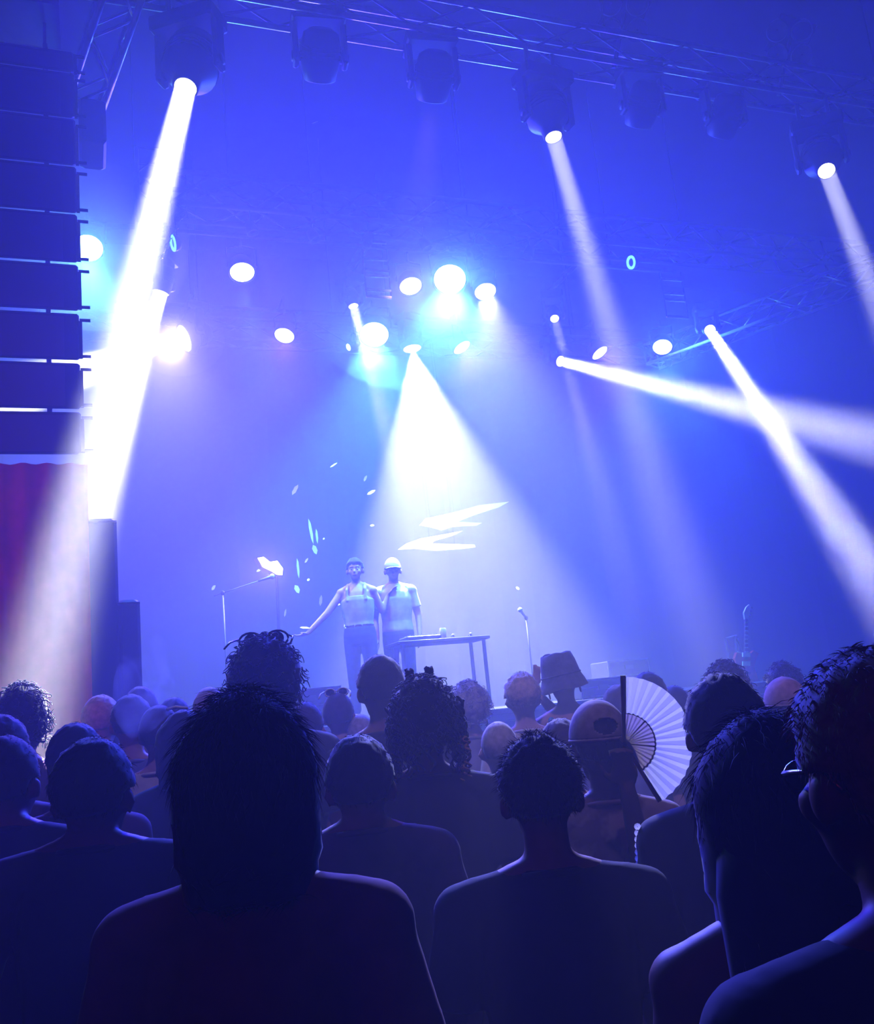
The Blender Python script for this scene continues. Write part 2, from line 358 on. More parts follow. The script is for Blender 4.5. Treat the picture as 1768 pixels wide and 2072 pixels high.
q_ = PH(372, 685, 6.3); lamp_spot('glow_light', bh, q_ + V((-.15, -.2, -.1)), V((-.3, -.3, -1)), 110, P_LAV * 2.6, (.3, .24, 1), .08, 1); lamp_spot('glow_light', bh, q_ + V((-.15, -.2, -.1)), OUT0, 160, P_LAV * 1.6, (.22, .18, 1), .08, 1)
beam_head('moving head lamp on the slanting side truss with a steep white beam', 0, PH(1436, 668, 6.3), (1740, 1130), 9, 20, 105, 460, .1, .3, .08, top=6.5)
beam_head('moving head lamp at the rear truss end with a long flat beam to the right', 0, PH(1134, 731, 6.3), (1768, 890), 10.5, 20, 108, 460, .1, .3, .08, top=ZR)
beam_head('spot lamp at the middle of the rear truss with a wide white cone', 0, PH(834, 706, 6.4), (905, 1100), 12.0, 34, 470, 270, .12, .32, .5, top=ZR)
beam_head('small moving head lamp beside the centre cyan lamp, thin pale beam', 0, PH(715, 620, 6.5), (790, 900), 10.8, 18, 60, 60, .09, .26, .3, top=ZR)
beam_head('small moving head lamp right of the cyan lamps with a very faint beam', 0, PH(1122, 645, 6.5), (1180, 860), 10.8, 16, 50, 25, .09, .26, .3, top=ZR)

def aim(px, py, alpha, phi):
    """direction leaning phi degrees from the line to the viewer towards the picture direction alpha (90 = down)"""
    v = -ray(px, py).normalized(); al = math.radians(alpha); ph = math.radians(phi)
    return (v * math.cos(ph) + (RT * math.cos(al) - UP * math.sin(al)) * math.sin(ph)).normalized()
def wash(label, px, py, H, dia, alpha, phi, lens_m, lights, top, group):
    """round wash light: can, yoke, clamp, lens"""
    L = PH(px, py, H); a = aim(px, py, alpha, phi); r = dia * dist(L) / F / 2
    root = thing('wash_lamp', label, 'stage light', L + V((0, 0, .3)), group)
    hl = max(.2, r * 1.6); back = L - a * hl
    MB().lathe(back, a, [(0, r * .5), (.02, r * .8), (hl * .4, r * 1.08), (hl, r * 1.14), (hl, r * 1.02), (hl - .02, r)], 24).build('can', 'black_metal', root, True)
    MB().lathe(L - a * .012, a, [(0, r), (.004, r * .7), (.008, r * .3), (.009, .002)], 24, False).build('lens', lens_m, root, True)
    side = V((0, 0, 1)).cross(a).normalized(); pv = L - a * hl * .5; zt = pv.z + r + .12
    for s in (-1, 1):
        q = pv + side * s * r * 1.2
        MB().path([q, (q.x, q.y, zt - .03), (pv.x + side.x * s * .02, pv.y + side.y * s * .02, zt)], .012, 6).build('yoke_arm', 'black_metal', root)
    MB().tube((pv.x, pv.y, zt), (pv.x, pv.y, max(top, zt + .1)), .018, n=8).build('clamp', 'dull_alu', root)
    if top > 6.6: side_arm(root, pv.x, pv.y, max(top, zt + .1))
    for (dd, deg, e, c, bl) in lights:
        if dd == 'crowd': dd = TOCROWD - L
        lamp_spot('wash_light', root, L + a * (r * .85 + .02), dd if dd is not None else a, deg, e, c, r * .8, bl)
DOWN = V((-.1, -2, -3)).normalized(); OUT = V((-.5, -2, -1.9)).normalized(); STAGE = V((0, .25, -2)).normalized(); BELOW = V((0, .25, -1)).normalized()
TOCROWD = PD(1130, 1500, 3.2)
GC = 'cyan wash lamps'; GB = 'white glowing wash lamps'
wash('brightest cyan lamp with a broad glow at the top of the cyan cluster', 910, 566, 6.5, 62, 90, 30, 'lens_cyan', [(BELOW, 98, 170 * P_CYAN, CYAN, .45), (OUT, 170, 270, CYAN, 1)], ZR, GC)
wash('cyan lamp glowing just left of the wide white cone', 757, 678, 6.45, 56, 90, 35, 'lens_cyan', [(BELOW, 98, 140 * P_CYAN, CYAN, .45), (OUT, 170, 270, CYAN, 1)], ZR, GC)
wash('cyan lamp glaring at the edge of the speaker array', 178, 503, 6.5, 52, 90, 30, 'lens_cyan', [(BELOW, 98, 60 * P_CYAN, CYAN, .45), (OUT, 170, 270, CYAN, 1)], ZR, GC)
wash('cyan lamp shining inside the slanting side truss', 1340, 703, 6.4, 36, 90, 40, 'lens_cyan', [(BELOW, 98, 40 * P_CYAN, CYAN, .45), (OUT, 170, 270, CYAN, 1)], 6.4, GC)
wash('small cyan lamp at the lower left of the cyan cluster', 704, 703, 6.3, 14, 160, 50, 'lens_cyan', [], ZR, GC)
wash('oval white lamp alone below the left part of the middle truss', 490, 552, 6.5, 46, 85, 45, 'lens_blue', [(DOWN, 20, 500, CYAN, .6), (OUT, 156, P_BLUE, BLUE, 1), (STAGE, 104, P_LAV, LAV, 1)], ZR, GB)
wash('oval white lamp low between the left beams and the cyan cluster', 575, 680, 6.4, 38, 105, 46, 'lens_blue', [(OUT, 156, P_BLUE, BLUE, 1), (STAGE, 104, P_LAV, LAV, 1)], ZR, GB)
wash('oval white lamp left of the brightest cyan lamp', 831, 580, 6.5, 43, 75, 46, 'lens_blue', [(DOWN, 30, 150, CYAN, .6), (OUT, 156, P_BLUE, BLUE, 1)], ZR, GB)
wash('oval white lamp right of the brightest cyan lamp', 982, 591, 6.5, 42, 75, 46, 'lens_blue', [('crowd', 13, P_CROWD, (.66, .66, 1), .6)], ZR, GB)
wash('thin tilted white oval lamp right of the wide white cone', 935, 704, 6.4, 36, 55, 66, 'lens_blue', [(OUT, 156, P_BLUE, BLUE, 1), (STAGE, 104, P_LAV, LAV, 1)], ZR, GB)
wash('thin tilted white oval lamp above the long flat beam', 1214, 715, 6.4, 34, 50, 62, 'lens_blue', [(OUT, 156, P_BLUE, BLUE, 1), (STAGE, 104, P_LAV, LAV, 1)], ZR, GB)

# unlit moving heads along the front truss (they face the stage)
for px, py, lb, w_ in ((648, 105, 'first unlit round moving head under the front truss from the left', .15), (878, 148, 'second unlit round moving head under the front truss from the left', .15),
                       (1302, 205, 'third unlit round moving head under the front truss from the left', .14), (1470, 228, 'fourth unlit round moving head under the front truss from the left', .14)):
    C = PY(px, py, 6.0); a = V((.1, .75, -.65)).normalized()
    root = thing('moving_head_lamp', lb, 'stage light', C + V((0, 0, .2)), 'unlit moving heads on the front truss')
    head_geo(root, C + a * .2, a, .10, w_, .36, 'lens_dark', ZF)
    if px == 878: lamp_spot('face_light', root, C + a * .24, (PY(760, 1200, 10) - C), 30, 320, PINK, .08, .8)
# four-lamp blinders above the front truss
for px, py, lb in ((1262, 36, 'four-lamp blinder above the front truss right of centre'), (1597, 88, 'four-lamp blinder at the far right above the front truss')):
    C = PY(px, py, 5.9); a = aim(px, py, 100, 25); u = RT; v = UP
    root = thing('blinder_lamp', lb, 'stage light', C, 'four-lamp blinders')
    MB().lathe(C - a * .16, a, [(0, .02), (0, .24), (.02, .25), (.04, .24), (.04, .02)], 4).build('frame', 'black_paint', root)
    for i in (-1, 1):
        for j in (-1, 1):
            c = C + u * i * .115 + v * j * .115
            MB().lathe(c - a * .12, a, [(0, .03), (.03, .08), (.12, .098), (.12, .088), (.09, .05), (.09, .002)], 18, False).build('reflector_bowl', 'dull_alu', root, True)
            MB().ell(c - a * .05, (.022, .022, .022)).build('bulb', 'chrome', root, True)
    MB().tube(C - a * .14, V((C.x, 6.15, ZF + .15)), .02, n=6).build('bracket', 'black_metal', root)
# small hung lamps under the middle truss
for px, py, al, lb in ((507, 459, 70, 'first small dark lamp hanging under the middle truss from the left'), (632, 474, 60, 'second small dark lamp hanging under the middle truss from the left'),
                       (745, 482, 110, 'third small dark lamp hanging under the middle truss from the left'), (858, 492, 60, 'fourth small dark lamp hanging under the middle truss from the left'),
                       (963, 508, 60, 'fifth small dark lamp hanging under the middle truss from the left'), (1071, 508, 110, 'sixth small dark lamp hanging under the middle truss from the left')):
    C = PY(px, py, 9.12); a = aim(px, py, al, 75)
    root = thing('hanging_lamp', lb, 'stage light', C, 'small lamps under the middle truss')
    MB().lathe(C - a * .07, a, [(0, .02), (.02, .05), (.08, .06), (.15, .065), (.15, .055), (.12, .05)], 16).build('can', 'black_metal', root, True)
    MB().lathe(C + a * .05, a, [(0, .05), (.005, .002)], 16, False).build('lens', 'lens_dark', root, True)
    MB().tube(C - a * .02, (C.x, C.y, ZM - .165), .009, n=6).build('hanger', 'black_metal', root)
for px, py, lb in ((351, 492, 'small oval ring lamp with cyan rim by the left beams'), (1277, 531, 'small oval ring lamp with cyan rim under the right of the middle truss')):
    C = PY(px, py, 9.12); a = aim(px, py, 175, 62)
    root = thing('ring_lamp', lb, 'stage light', C, 'ring lamps')
    MB().lathe(C - a * .08, a, [(0, .03), (.02, .07), (.08, .085)], 20).build('can', 'black_metal', root, True)
    MB().lathe(C, a, [(0, .085), (.012, .083), (.012, .055), (0, .05)], 20, False).build('ring', 'ring_cyan', root, True)
    MB().lathe(C - a * .002, a, [(0, .05), (.004, .002)], 20, False).build('lens', 'lens_dark', root, True)
    MB().tube(C - a * .05, (C.x, C.y, ZM - .165), .009, n=6).build('hanger', 'black_metal', root)
# lamps clamped on the slanting side truss
for px, py, lb in ((1352, 735, 'round dark lamp under the slanting truss nearest the cyan lamp'), (1405, 716, 'round dark lamp under the slanting truss beside the steep beam')):
    C = PH(px, py, 6.2); a = aim(px, py, 90, 30)
    root = thing('hanging_lamp', lb, 'stage light', C, 'round lamps under the slanting truss')
    MB().lathe(C - a * .1, a, [(0, .02), (.03, .05), (.1, .055), (.1, .045)], 16).build('can', 'black_metal', root, True)
    MB().lathe(C - a * .01, a, [(0, .046), (.006, .002)], 16, False).build('lens', 'lens_dark', root, True)
    MB().tube(C - a * .05, (C.x, C.y, 6.32), .01, n=6).build('hanger', 'black_metal', root)
# chain hoist by the tower: separate bright links
ch = thing('hoist_chain', 'bright steel chain hanging in the thick left beam by the tower', 'chain', PY(325, 522, 9.0))
a0, b0 = PY(372, 432, 9.05), PY(324, 524, 9.05)
for k in range(9):
    c = a0.lerp(b0, (k + .5) / 9); d = (b0 - a0).normalized(); u, v, _ = basis(d); q = u if k % 2 else v
    MB().path([c + d * .035 * math.cos(t) + q * .016 * math.sin(t) for t in [i * math.pi / 5 for i in range(11)]], .007, 5).build('chain_link', 'chrome', ch, True)

# ================================================================== SPEAKER ARRAY, SCRIM, STACK
pa = thing('speaker_array', 'tall hanging array of black speaker cabinets at the left edge', 'speaker', (-.55, 6.3, 3.35))
bounds = [PY(160, q, 5.85).z for q in (922, 830, 731, 631, 532, 432, 336, 240, 148, 105)]
def skew(mb, slope, y0=5.86): mb.v = [V((p.x, p.y, p.z + (p.y - y0) * slope)) for p in mb.v]; return mb
for k in range(len(bounds) - 1):
    g = .010 if k < 4 else .004
    z0, z1 = bounds[k] + g, bounds[k + 1] - g; sl = ((z0 + z1) / 2 - CAM.z) / 5.9
    cb = skew(MB().bbox((-1.1, 5.86, z0), (-.012, 6.4, z1), .012), sl).build('cabinet', 'black_paint', pa)
    skew(MB().box((-1.06, 5.845, z0 + .02), (-.10, 5.862, z1 - .02)), sl).build('grille', 'grille', cb)
    for f0, f1 in ((.08, .3), (.36, .48), (.55, .82)):
        MB().box((-.014, 5.84, z0 + (z1 - z0) * f0), (.006, 5.9, z0 + (z1 - z0) * f1)).build('rigging_plate', 'chrome', cb)
    for f in (.1, .88):
        MB().tube((-.01, 5.87, z0 + (z1 - z0) * f), (.055, 5.87, z0 + (z1 - z0) * f), .010, n=6).build('rigging_pin', 'black_metal', cb)
for x in (-.9, -.2): MB().box((x - .015, 6.2, bounds[0] + .35), (x + .015, 6.23, bounds[-1] + .3)).build('rear_spine', 'black_metal', pa)
MB().box((-1.0, 5.95, bounds[-1] + .42), (-.1, 6.4, bounds[-1] + .50)).build('flying_frame', 'dull_alu', pa)
for x in (-.9, -.2): MB().tube((x, 6.15, bounds[-1] + .05), (x, 6.15, ZF + .0), .012, n=6).build('hoist_cable', 'dull_alu', pa)
tag(MB().bbox((.01, 6.5, PY(190, 300, 6.6).z), (.20, 6.9, PY(190, 215, 6.6).z), .02).build('side_fill_speaker', 'black_paint'), 'small black box hanging behind the top of the speaker array', 'speaker')
sm = MB(); vs = []; fs = []; n = 44; zt = bounds[0] - .036
for k in range(n + 1):
    x = -1.25 + 1.27 * k / n; y = 5.9 + .022 * math.sin(k * 1.35) + .015 * noise.noise(V((k * .2, 3, 1)))
    vs += [(x, y, .02), (x, y, zt), (x, y + .02, .02), (x, y + .02, zt)]
for k in range(n):
    i = k * 4; j = i + 4; fs += [(i, j, j + 1, i + 1), (i + 2, i + 3, j + 3, j + 2), (i + 1, j + 1, j + 3, i + 3), (i, i + 2, j + 2, j)]
fs += [(0, 1, 3, 2), (n * 4, n * 4 + 2, n * 4 + 3, n * 4 + 1)]
tag(sm.add(vs, fs).build('cloth_banner', 'scrim', None, True), 'red-purple cloth hanging below the speaker array', 'curtain')
def cabinet(label, px0, px1, pyt, Y, depth=.7):
    p0 = PY(px0, pyt, Y); p1 = PY(px1, pyt + 6, Y); t = thing('speaker_stack', label, 'speaker', (p0.x, Y, 0), 'dark stacks beside the stage')
    MB().bbox((p0.x, Y, .01), (p1.x, Y + depth, p0.z), .02).build('body', 'case', t)
    MB().box((p0.x + .03, Y - .012, .1), (p1.x - .03, Y, p0.z - .05)).build('grille', 'grille', t)
    MB().box((p0.x - .0, Y - .006, p0.z - .035), (p1.x, Y + .02, p0.z - .02)).build('rail', 'alu', t)
cabinet('taller dark speaker stack next to the red cloth', 120, 236, 1050, 7.0); cabinet('lower dark speaker stack beside the taller one', 238, 283, 1214, 7.0)

# ================================================================== PEOPLE
def limb(mb, a, b, ra, rb): mb.cap(a, b, ra, rb, 10)
DROP = [0.]
def rot_about(p, c, R): return R @ (V(p) - c) + c - V((0, 0, DROP[0]))
HC = V((0, -.012, 1.645))
def hand(mb, wrist, d, side, curl=.5, spread=.012, grip=False):
    """palm, four fingers of unequal length and a thumb; d along the hand, side towards the thumb"""
    d = V(d).normalized(); side = (V(side) - d * V(side).dot(d)).normalized(); n = d.cross(side)
    w0 = V(wrist); mb.ell(w0 + d * .05, (.042, .016, .05), Matrix((side, n, d)).transposed())
    for k, ln in enumerate((.068, .076, .070, .054)):
        b = w0 + d * .088 + side * (.028 - .0185 * k); p = b; ang = 0.
        for j, fr in enumerate((.45, .32, .23)):
            ang += curl * (1.0 if j else .7); q = p + (d * math.cos(ang) + n * math.sin(ang) + side * (1.5 - k) * .06) * ln * fr
            mb.cap(p, q, .0088 - .0006 * j, .0082 - .0006 * j, 8); p = q
    b = w0 + d * .03 + side * .036; q = b + (d * .6 + side * .7 + n * .25 * curl) * .035; mb.cap(b, q, .012, .010, 8)
    r = q + (d * .85 + side * .15 + n * .5 * curl) * .03; mb.cap(q, r, .0098, .0085, 8)
def build_body(parent, skin, vox, fem, arms, hr, wide, fingers):
    mb = MB()
    R = hr
    def H(p): return rot_about(p, V((0, -.01, 1.55)), R)
    mb.ell(H(HC), (.076, .096, .105), R, 20, 14); mb.ell(H((0, .03, 1.585)), (.06, .066, .085), R, 16, 12)
    mb.ell(H((0, .062, 1.535)), (.03, .028, .025), R); mb.cap(H((0, .088, 1.625)), H((0, .110, 1.597)), .009, .014, 8)
    mb.cap(H((-.042, .076, 1.652)), H((.042, .076, 1.652)), .015, .015, 8); mb.ell(H((0, .088, 1.565)), (.024, .013, .012), R)
    for s in (-1, 1): mb.ell(H((s * .087, -.008, 1.615)), (.016, .026, .034), R @ Matrix.Rotation(s * .35, 3, 'Z')); mb.ell(H((s * .045, .062, 1.6)), (.025, .025, .025), R)
    mb.cap((0, -.024, 1.42), H((0, -.012, 1.56)), .058 if not fem else .05, .054 if not fem else .047, 14)
    k = wide * (.93 if fem else 1)
    mb.loft([(.84, .15, .105, 0, 0), (.92, .168, .118, 0, 0), (1.05, .142 * (.94 if fem else 1), .1, 0, 0), (1.2, .165, .112, 0, 0), (1.3, .176, .112, 0, 0), (1.38, .16, .092, 0, -.005), (1.43, .1, .07, 0, -.012), (1.465, .06, .055, 0, -.02)])
    sh = {}
    for s in (-1, 1):
        sh[s] = V((s * .182 * k, -.008, 1.385)); mb.ell(sh[s], (.058, .058, .056)); mb.cap((s * .03, -.028, 1.468), (s * .165 * k, -.012, 1.402), .042, .046)
        e, wr, hd, hs = arms[s]
        limb(mb, sh[s], e, .05, .04); limb(mb, e, wr, .040, .027)
        if fingers: hand(mb, wr, hd, hs, fingers)
        else: mb.ell(V(wr) + V(hd).normalized() * .08, (.04, .03, .085), V(hd).to_track_quat('Z', 'Y').to_matrix())
        limb(mb, (s * .088, 0, .88), (s * .098, .012, .48), .086, .056); limb(mb, (s * .098, .012, .48), (s * .1, -.012, .09), .055, .038)
        mb.cap((s * .1, -.03, .045), (s * .115, .13, .035), .042, .034)
    remesh('body', mb, vox, skin, parent, 5)
    return sh
def shirt_mesh(parent, m, vox, fem, arms, wide, style, hem=.82):
    mb = MB(); k = wide * (.93 if fem else 1); t = .016
    if style == 'tank':
        mb.loft([(hem, .165, .122, 0, 0), (.95, .172, .125, 0, 0), (1.05, .158, .117, 0, 0), (1.2, .181, .128, 0, 0), (1.29, .186, .127, 0, 0), (1.335, .14, .115, 0, 0)])
        for s in (-1, 1): mb.path([(s * .10, .10, 1.28), (s * .098, .085, 1.40), (s * .092, -.01, 1.468), (s * .098, -.095, 1.40), (s * .105, -.118, 1.28)], .021, 8)
    else:
        mb.loft([(hem, .172, .128, 0, 0), (.95, .178, .130, 0, 0), (1.05, .166, .122, 0, 0), (1.2, .184, .13, 0, 0), (1.3, .194, .13, 0, 0), (1.38, .178, .108, 0, -.005), (1.43, .12, .086, 0, -.012), (1.475, .076, .070, 0, -.02)])
        for s in (-1, 1):
            sh = V((s * .182 * k, -.008, 1.385)); e = V(arms[s][0]); wr = V(arms[s][1])
            mb.ell(sh, (.073, .073, .070)); mb.cap((s * .05, -.028, 1.445), (s * .165 * k, -.012, 1.404), .046, .058)
            if style == 'long': mb.cap(sh, e, .066, .054); mb.cap(e, e.lerp(wr, .92), .054, .040)
            else: mb.lathe(sh, e - sh, [(-.03, .05), (0, .066), ((e - sh).length * .35, .066), ((e - sh).length * .66, .068), ((e - sh).length * .68, .064)], 14)
    o = remesh('shirt', mb, vox, m, parent, 3)
    if style == 'tee':
        c = MB(); pts = [V((.078 * math.cos(i * math.pi / 10), -.02 + .072 * math.sin(i * math.pi / 10), 1.456 - .012 * math.sin(i * math.pi / 10))) for i in range(21)]
        c.path(pts, .009, 6); co = bpy.data.objects.new('collar', c.mesh('collar', m, True)); col.objects.link(co); co.parent = o
    return o
def trousers(parent, vox):
    mb = MB(); mb.loft([(.80, .16, .12, 0, 0), (.9, .182, .132, 0, 0), (.98, .17, .122, 0, 0), (1.0, .165, .118, 0, 0)])
    for s in (-1, 1): mb.cap((s * .088, 0, .86), (s * .098, .012, .48), .096, .07); mb.cap((s * .098, .012, .48), (s * .1, -.012, .12), .07, .055)
    remesh('trousers', mb, vox, 'jeans', parent, 3)
    sh = MB().bbox((-.045, -.075, .003), (.045, .185, .05), .02); sh.ell((0, -.02, .06), (.045, .06, .05)); me = sh.mesh('shoe', 'shoe', True)
    for s in (-1, 1): link('shoe', me, parent, (s * .107, 0, 0))

def hair_dir(az, el, kind, t, sd):
    """radius of the hair surface around HC along (az, el); az 0 looks forward"""
    dx, dy, dz = math.sin(az) * math.cos(el), math.cos(az) * math.cos(el), math.sin(el)
    e = 1 / math.sqrt((dx / .079) ** 2 + (dy / .099) ** 2 + (dz / .108) ** 2)
    nz = noise.noise(V((dx * 6 + sd, dy * 6, dz * 6))) * .35 + noise.noise(V((dx * 18 + sd, dy * 18, dz * 18))) * .25
    front = dy > .42 and el < .42 + .12 * noise.noise(V((az * 9, sd, 0)))
    if kind in ('short', 'buzz', 'crop', 'curly', 'spiky'):
        low = -.62 if kind != 'curly' else -.85
        if front: return e * .78
        if kind != 'curly' and el < -.08 and -.32 < dy: return e * .8
        if dy > .05 and el < -.25 and kind != 'curly': return e * .8
        if el < low: return e * .7
        taper = min(1, max(.25, (el - low) / .7)) if kind != 'curly' else 1.0
        return e + t * taper * (1 + nz * (1.5 if kind in ('curly', 'spiky') else .8))
    if kind in ('bob', 'long'):
        if front and abs(az) < .75: return e * .78
        rad, drop = (.112 + t * .3, .215) if kind == 'bob' else (.112 + t * .3, .24)
        if el < 0:
            r = min(rad / max(.05, math.cos(el)), drop / max(.05, -math.sin(el)))
            if el < -.9: r *= .93
            return r * (1 + nz * .10)
        side = rad * math.cos(el); k = math.cos(el) ** (3 if kind == 'bob' else 2)
        return ((e + t) * (1 - k) + rad * k) * (1 + nz * .10)
    return e
def hair_obj(parent, kind, m, t, hr, sd, strands=0, slen=.02):
    mb = MB(); nu, nv = 48, 30; vs = []; vis = []
    for j in range(1, nv):
        el = math.pi * (j / nv - .5)
        for i in range(nu):
            az = 2 * math.pi * i / nu; r = hair_dir(az, el, kind, t, sd)
            q = V((math.sin(az) * math.cos(el), math.cos(az) * math.cos(el), math.sin(el)))
            vs.append(HC + q * r); 
            e = 1 / math.sqrt((q.x / .079) ** 2 + (q.y / .099) ** 2 + (q.z / .108) ** 2)
            if r > e: vis.append((HC + q * r, q))
    fs = [(j * nu + (i + 1) % nu, j * nu + i, (j + 1) * nu + i, (j + 1) * nu + (i + 1) % nu) for j in range(nv - 2) for i in range(nu)]
    lo = len(vs); vs.append(HC + V((0, 0, -hair_dir(0, -1.57, kind, t, sd)))); vs.append(HC + V((0, 0, hair_dir(math.pi, 1.57, kind, t, sd))))
    for i in range(nu): fs.append((lo, i, (i + 1) % nu)); k = (nv - 2) * nu; fs.append((lo + 1, k + (i + 1) % nu, k + i))
    mb.add(vs, fs)
    rnd = random.Random(sd * 13 + 1)
    if kind == 'long':
        mb.loft([(1.18, .07, .022, 0, -.125), (1.26, .105, .03, 0, -.13), (1.40, .122, .045, 0, -.115), (1.52, .118, .06, 0, -.075), (1.6, .10, .06, 0, -.05)], 18)
        vis += [(V((rnd.uniform(-.11, .11), -.16, rnd.uniform(1.2, 1.5))), V((0, -1, -.5))) for _ in range(60)]
    if kind == 'curly':
        for k in range(260):
            p, q = rnd.choice(vis); u, v, _ = basis(q + V((rnd.uniform(-.6, .6), rnd.uniform(-.6, .6), rnd.uniform(-.6, .6)))); R = rnd.uniform(.007, .014); a0 = rnd.uniform(0, 6)
            mb.path([p + q * (.002 + .003 * i) + (u * math.cos(a0 + i * .8) + v * math.sin(a0 + i * .8)) * R + V((0, 0, -.002 * i)) for i in range(9)], .0028, 4, .0012)
    u_ = V((1, 0, 0))
    for k in range(strands):
        p, q = rnd.choice(vis); dn = V((rnd.uniform(-.5, .5), rnd.uniform(-.5, .5) - .35, -1)); tg = dn - q * q.dot(dn); tg = tg.normalized() if tg.length > .05 else u_
        d = (tg * (.45 if kind == 'spiky' else 1.) + q * rnd.uniform(.12, .9 if kind == 'spiky' else .42) + V((rnd.uniform(-.2, .2), rnd.uniform(-.2, .2), rnd.uniform(-.1, .2)))).normalized()
        s = d.cross(V((rnd.uniform(-1, 1), rnd.uniform(-1, 1), .3))).normalized() * .0007; b = p - q * .003 + s * rnd.uniform(-6, 6); L = slen * rnd.uniform(.4, 1.2)
        c = b + d * L * .55; tip = c + (d + V((0, 0, -.4))).normalized() * L * .45
        mb.add([b - s, b + s, c + s * .7, c - s * .7, tip], [(0, 1, 2, 3), (3, 2, 4)])
    c0 = V((0, -.01, 1.55)); mb.v = [rot_about(p, c0, hr) for p in mb.v]
    o = bpy.data.objects.new('hair', mb.mesh('hair', m, True)); col.objects.link(o); o.parent = parent
    return o
def loc_obj(parent, name, mb, m, hr=None, smooth=True):
    if hr is not None: c0 = V((0, -.01, 1.55)); mb.v = [rot_about(p, c0, hr) for p in mb.v]
    o = bpy.data.objects.new(name, mb.mesh(name, m, smooth)); col.objects.link(o); o.parent = parent; return o
def arms_default(k=1., bend=.0):
    r = {}
    for s in (-1, 1):
        e = V((s * (.235 * k + .01), -.03, 1.10)); wr = V((s * (.235 * k), .06 + bend, .87 + bend)); r[s] = (e, wr, V((0, .25, -1)), V((0, 1, 0)))
    return r
THICK = {'short': .014, 'crop': .010, 'buzz': .005, 'curly': .034, 'spiky': .022, 'bob': .026, 'long': .022, None: .0}
COUNT = [0]
def person(label, x, ytop, d, hair='short', hm='hair_black', shirt='tee_black', skin='skin_a', fem=False, style='tee', face=0., arms=None, hy=0., ht=0., tilt=0.,
           vox=.016, strands=None, slen=.018, wide=1., thick=None, fingers=0, legs=True, rz=None, top=None, group='concert crowd', extra=None, hem=.82, hat=0., drop=0.):
    """x, ytop: where the top of the head shows in the frame; d: how far away; face: degrees turned from looking at the stage"""
    COUNT[0] += 1; sd = COUNT[0] * 3.7
    t = THICK[hair] if thick is None else thick
    P = PD(x, ytop, d) if top is None else V(top)
    base = 0 if top is None else DECK
    DROP[0] = drop; h = P.z - base; s = h / (1.75 + t + hat - drop)
    root = thing('person', label, 'person', (P.x, P.y, base), group)
    root.rotation_euler = (0, 0, math.radians(-20 + face) if rz is None else rz); root.scale = (s, s, s)
    hr = Matrix.Rotation(math.radians(tilt), 3, 'Y') @ Matrix.Rotation(math.radians(hy), 3, 'Z') @ Matrix.Rotation(math.radians(ht), 3, 'X')
    A = arms_default(wide * (.93 if fem else 1)); A.update(arms or {})
    sh = build_body(root, skin, vox, fem, A, hr, wide, fingers)
    shirt_mesh(root, shirt, vox, fem, A, wide, style, hem)
    if legs: trousers(root, vox * 1.4)
    if hair: hair_obj(root, hair, hm, t, hr, sd, (350 if d > 3 else 1500) if strands is None else strands, slen)
    root['head'] = 1
    del root['head']
    if extra: extra(root, hr, A)
    return root

# ---- things worn
def baseball_cap(m, hole=True):
    def f(root, hr, A):
        mb = MB(); nu, nv = 96, 36; vs = []; fs = []
        for j in range(nv + 1):
            el = math.radians(2) + (math.pi / 2 - .04) * j / nv
            for i in range(nu):
                az = 2 * math.pi * i / nu; q = V((math.sin(az) * math.cos(el) * .091, math.cos(az) * math.cos(el) * .112, math.sin(el) * .118)); vs.append(HC + V((0, 0, .012)) + q)
        for j in range(nv):
            for i in range(nu):
                az = 2 * math.pi * (i + .5) / nu - math.pi; el = (j + .5) / nv
                if hole and ((az + .1) / .46) ** 2 + ((el - .20) / .14) ** 2 < 1: continue
                fs.append((j * nu + i, j * nu + (i + 1) % nu, (j + 1) * nu + (i + 1) % nu, (j + 1) * nu + i))
        fs.append(tuple(range(nv * nu, nv * nu + nu)))
        mb.add(vs, fs)
        o = loc_obj(root, 'cap_crown', mb, m, hr); sol = o.modifiers.new('s', 'SOLIDIFY'); sol.thickness = .004
        band = MB().path([HC + V((.092 * math.sin(t), .113 * math.cos(t), .012)) for t in [i * math.pi / 18 for i in range(37)]], .006, 6); loc_obj(root, 'cap_band', band, m, hr)
        br = MB(); n = 16; top = []
        for i in range(n + 1):
            a = -1.15 + 2.3 * i / n; p = HC + V((.09 * math.sin(a), .11 * math.cos(a), .012)); q = HC + V((.088 * math.sin(a), .11 * math.cos(a) + .075 * math.cos(a * 1.3) ** .5 if abs(a * 1.3) < 1.57 else .11 * math.cos(a), .0)); top += [p, q]
        low = [p - V((0, 0, .005)) for p in top]; N = len(top)
        f2 = [(2 * i, 2 * i + 1, 2 * i + 3, 2 * i + 2) for i in range(n)] + [(N + 2 * i, N + 2 * i + 2, N + 2 * i + 3, N + 2 * i + 1) for i in range(n)] + [(2 * i + 1, N + 2 * i + 1, N + 2 * i + 3, 2 * i + 3) for i in range(n)]
        br.add(top + low, f2); loc_obj(root, 'cap_brim', br, m, hr); loc_obj(root, 'cap_button', MB().ell(HC + V((0, 0, .131)), (.009, .009, .006)), m, hr)
    return f
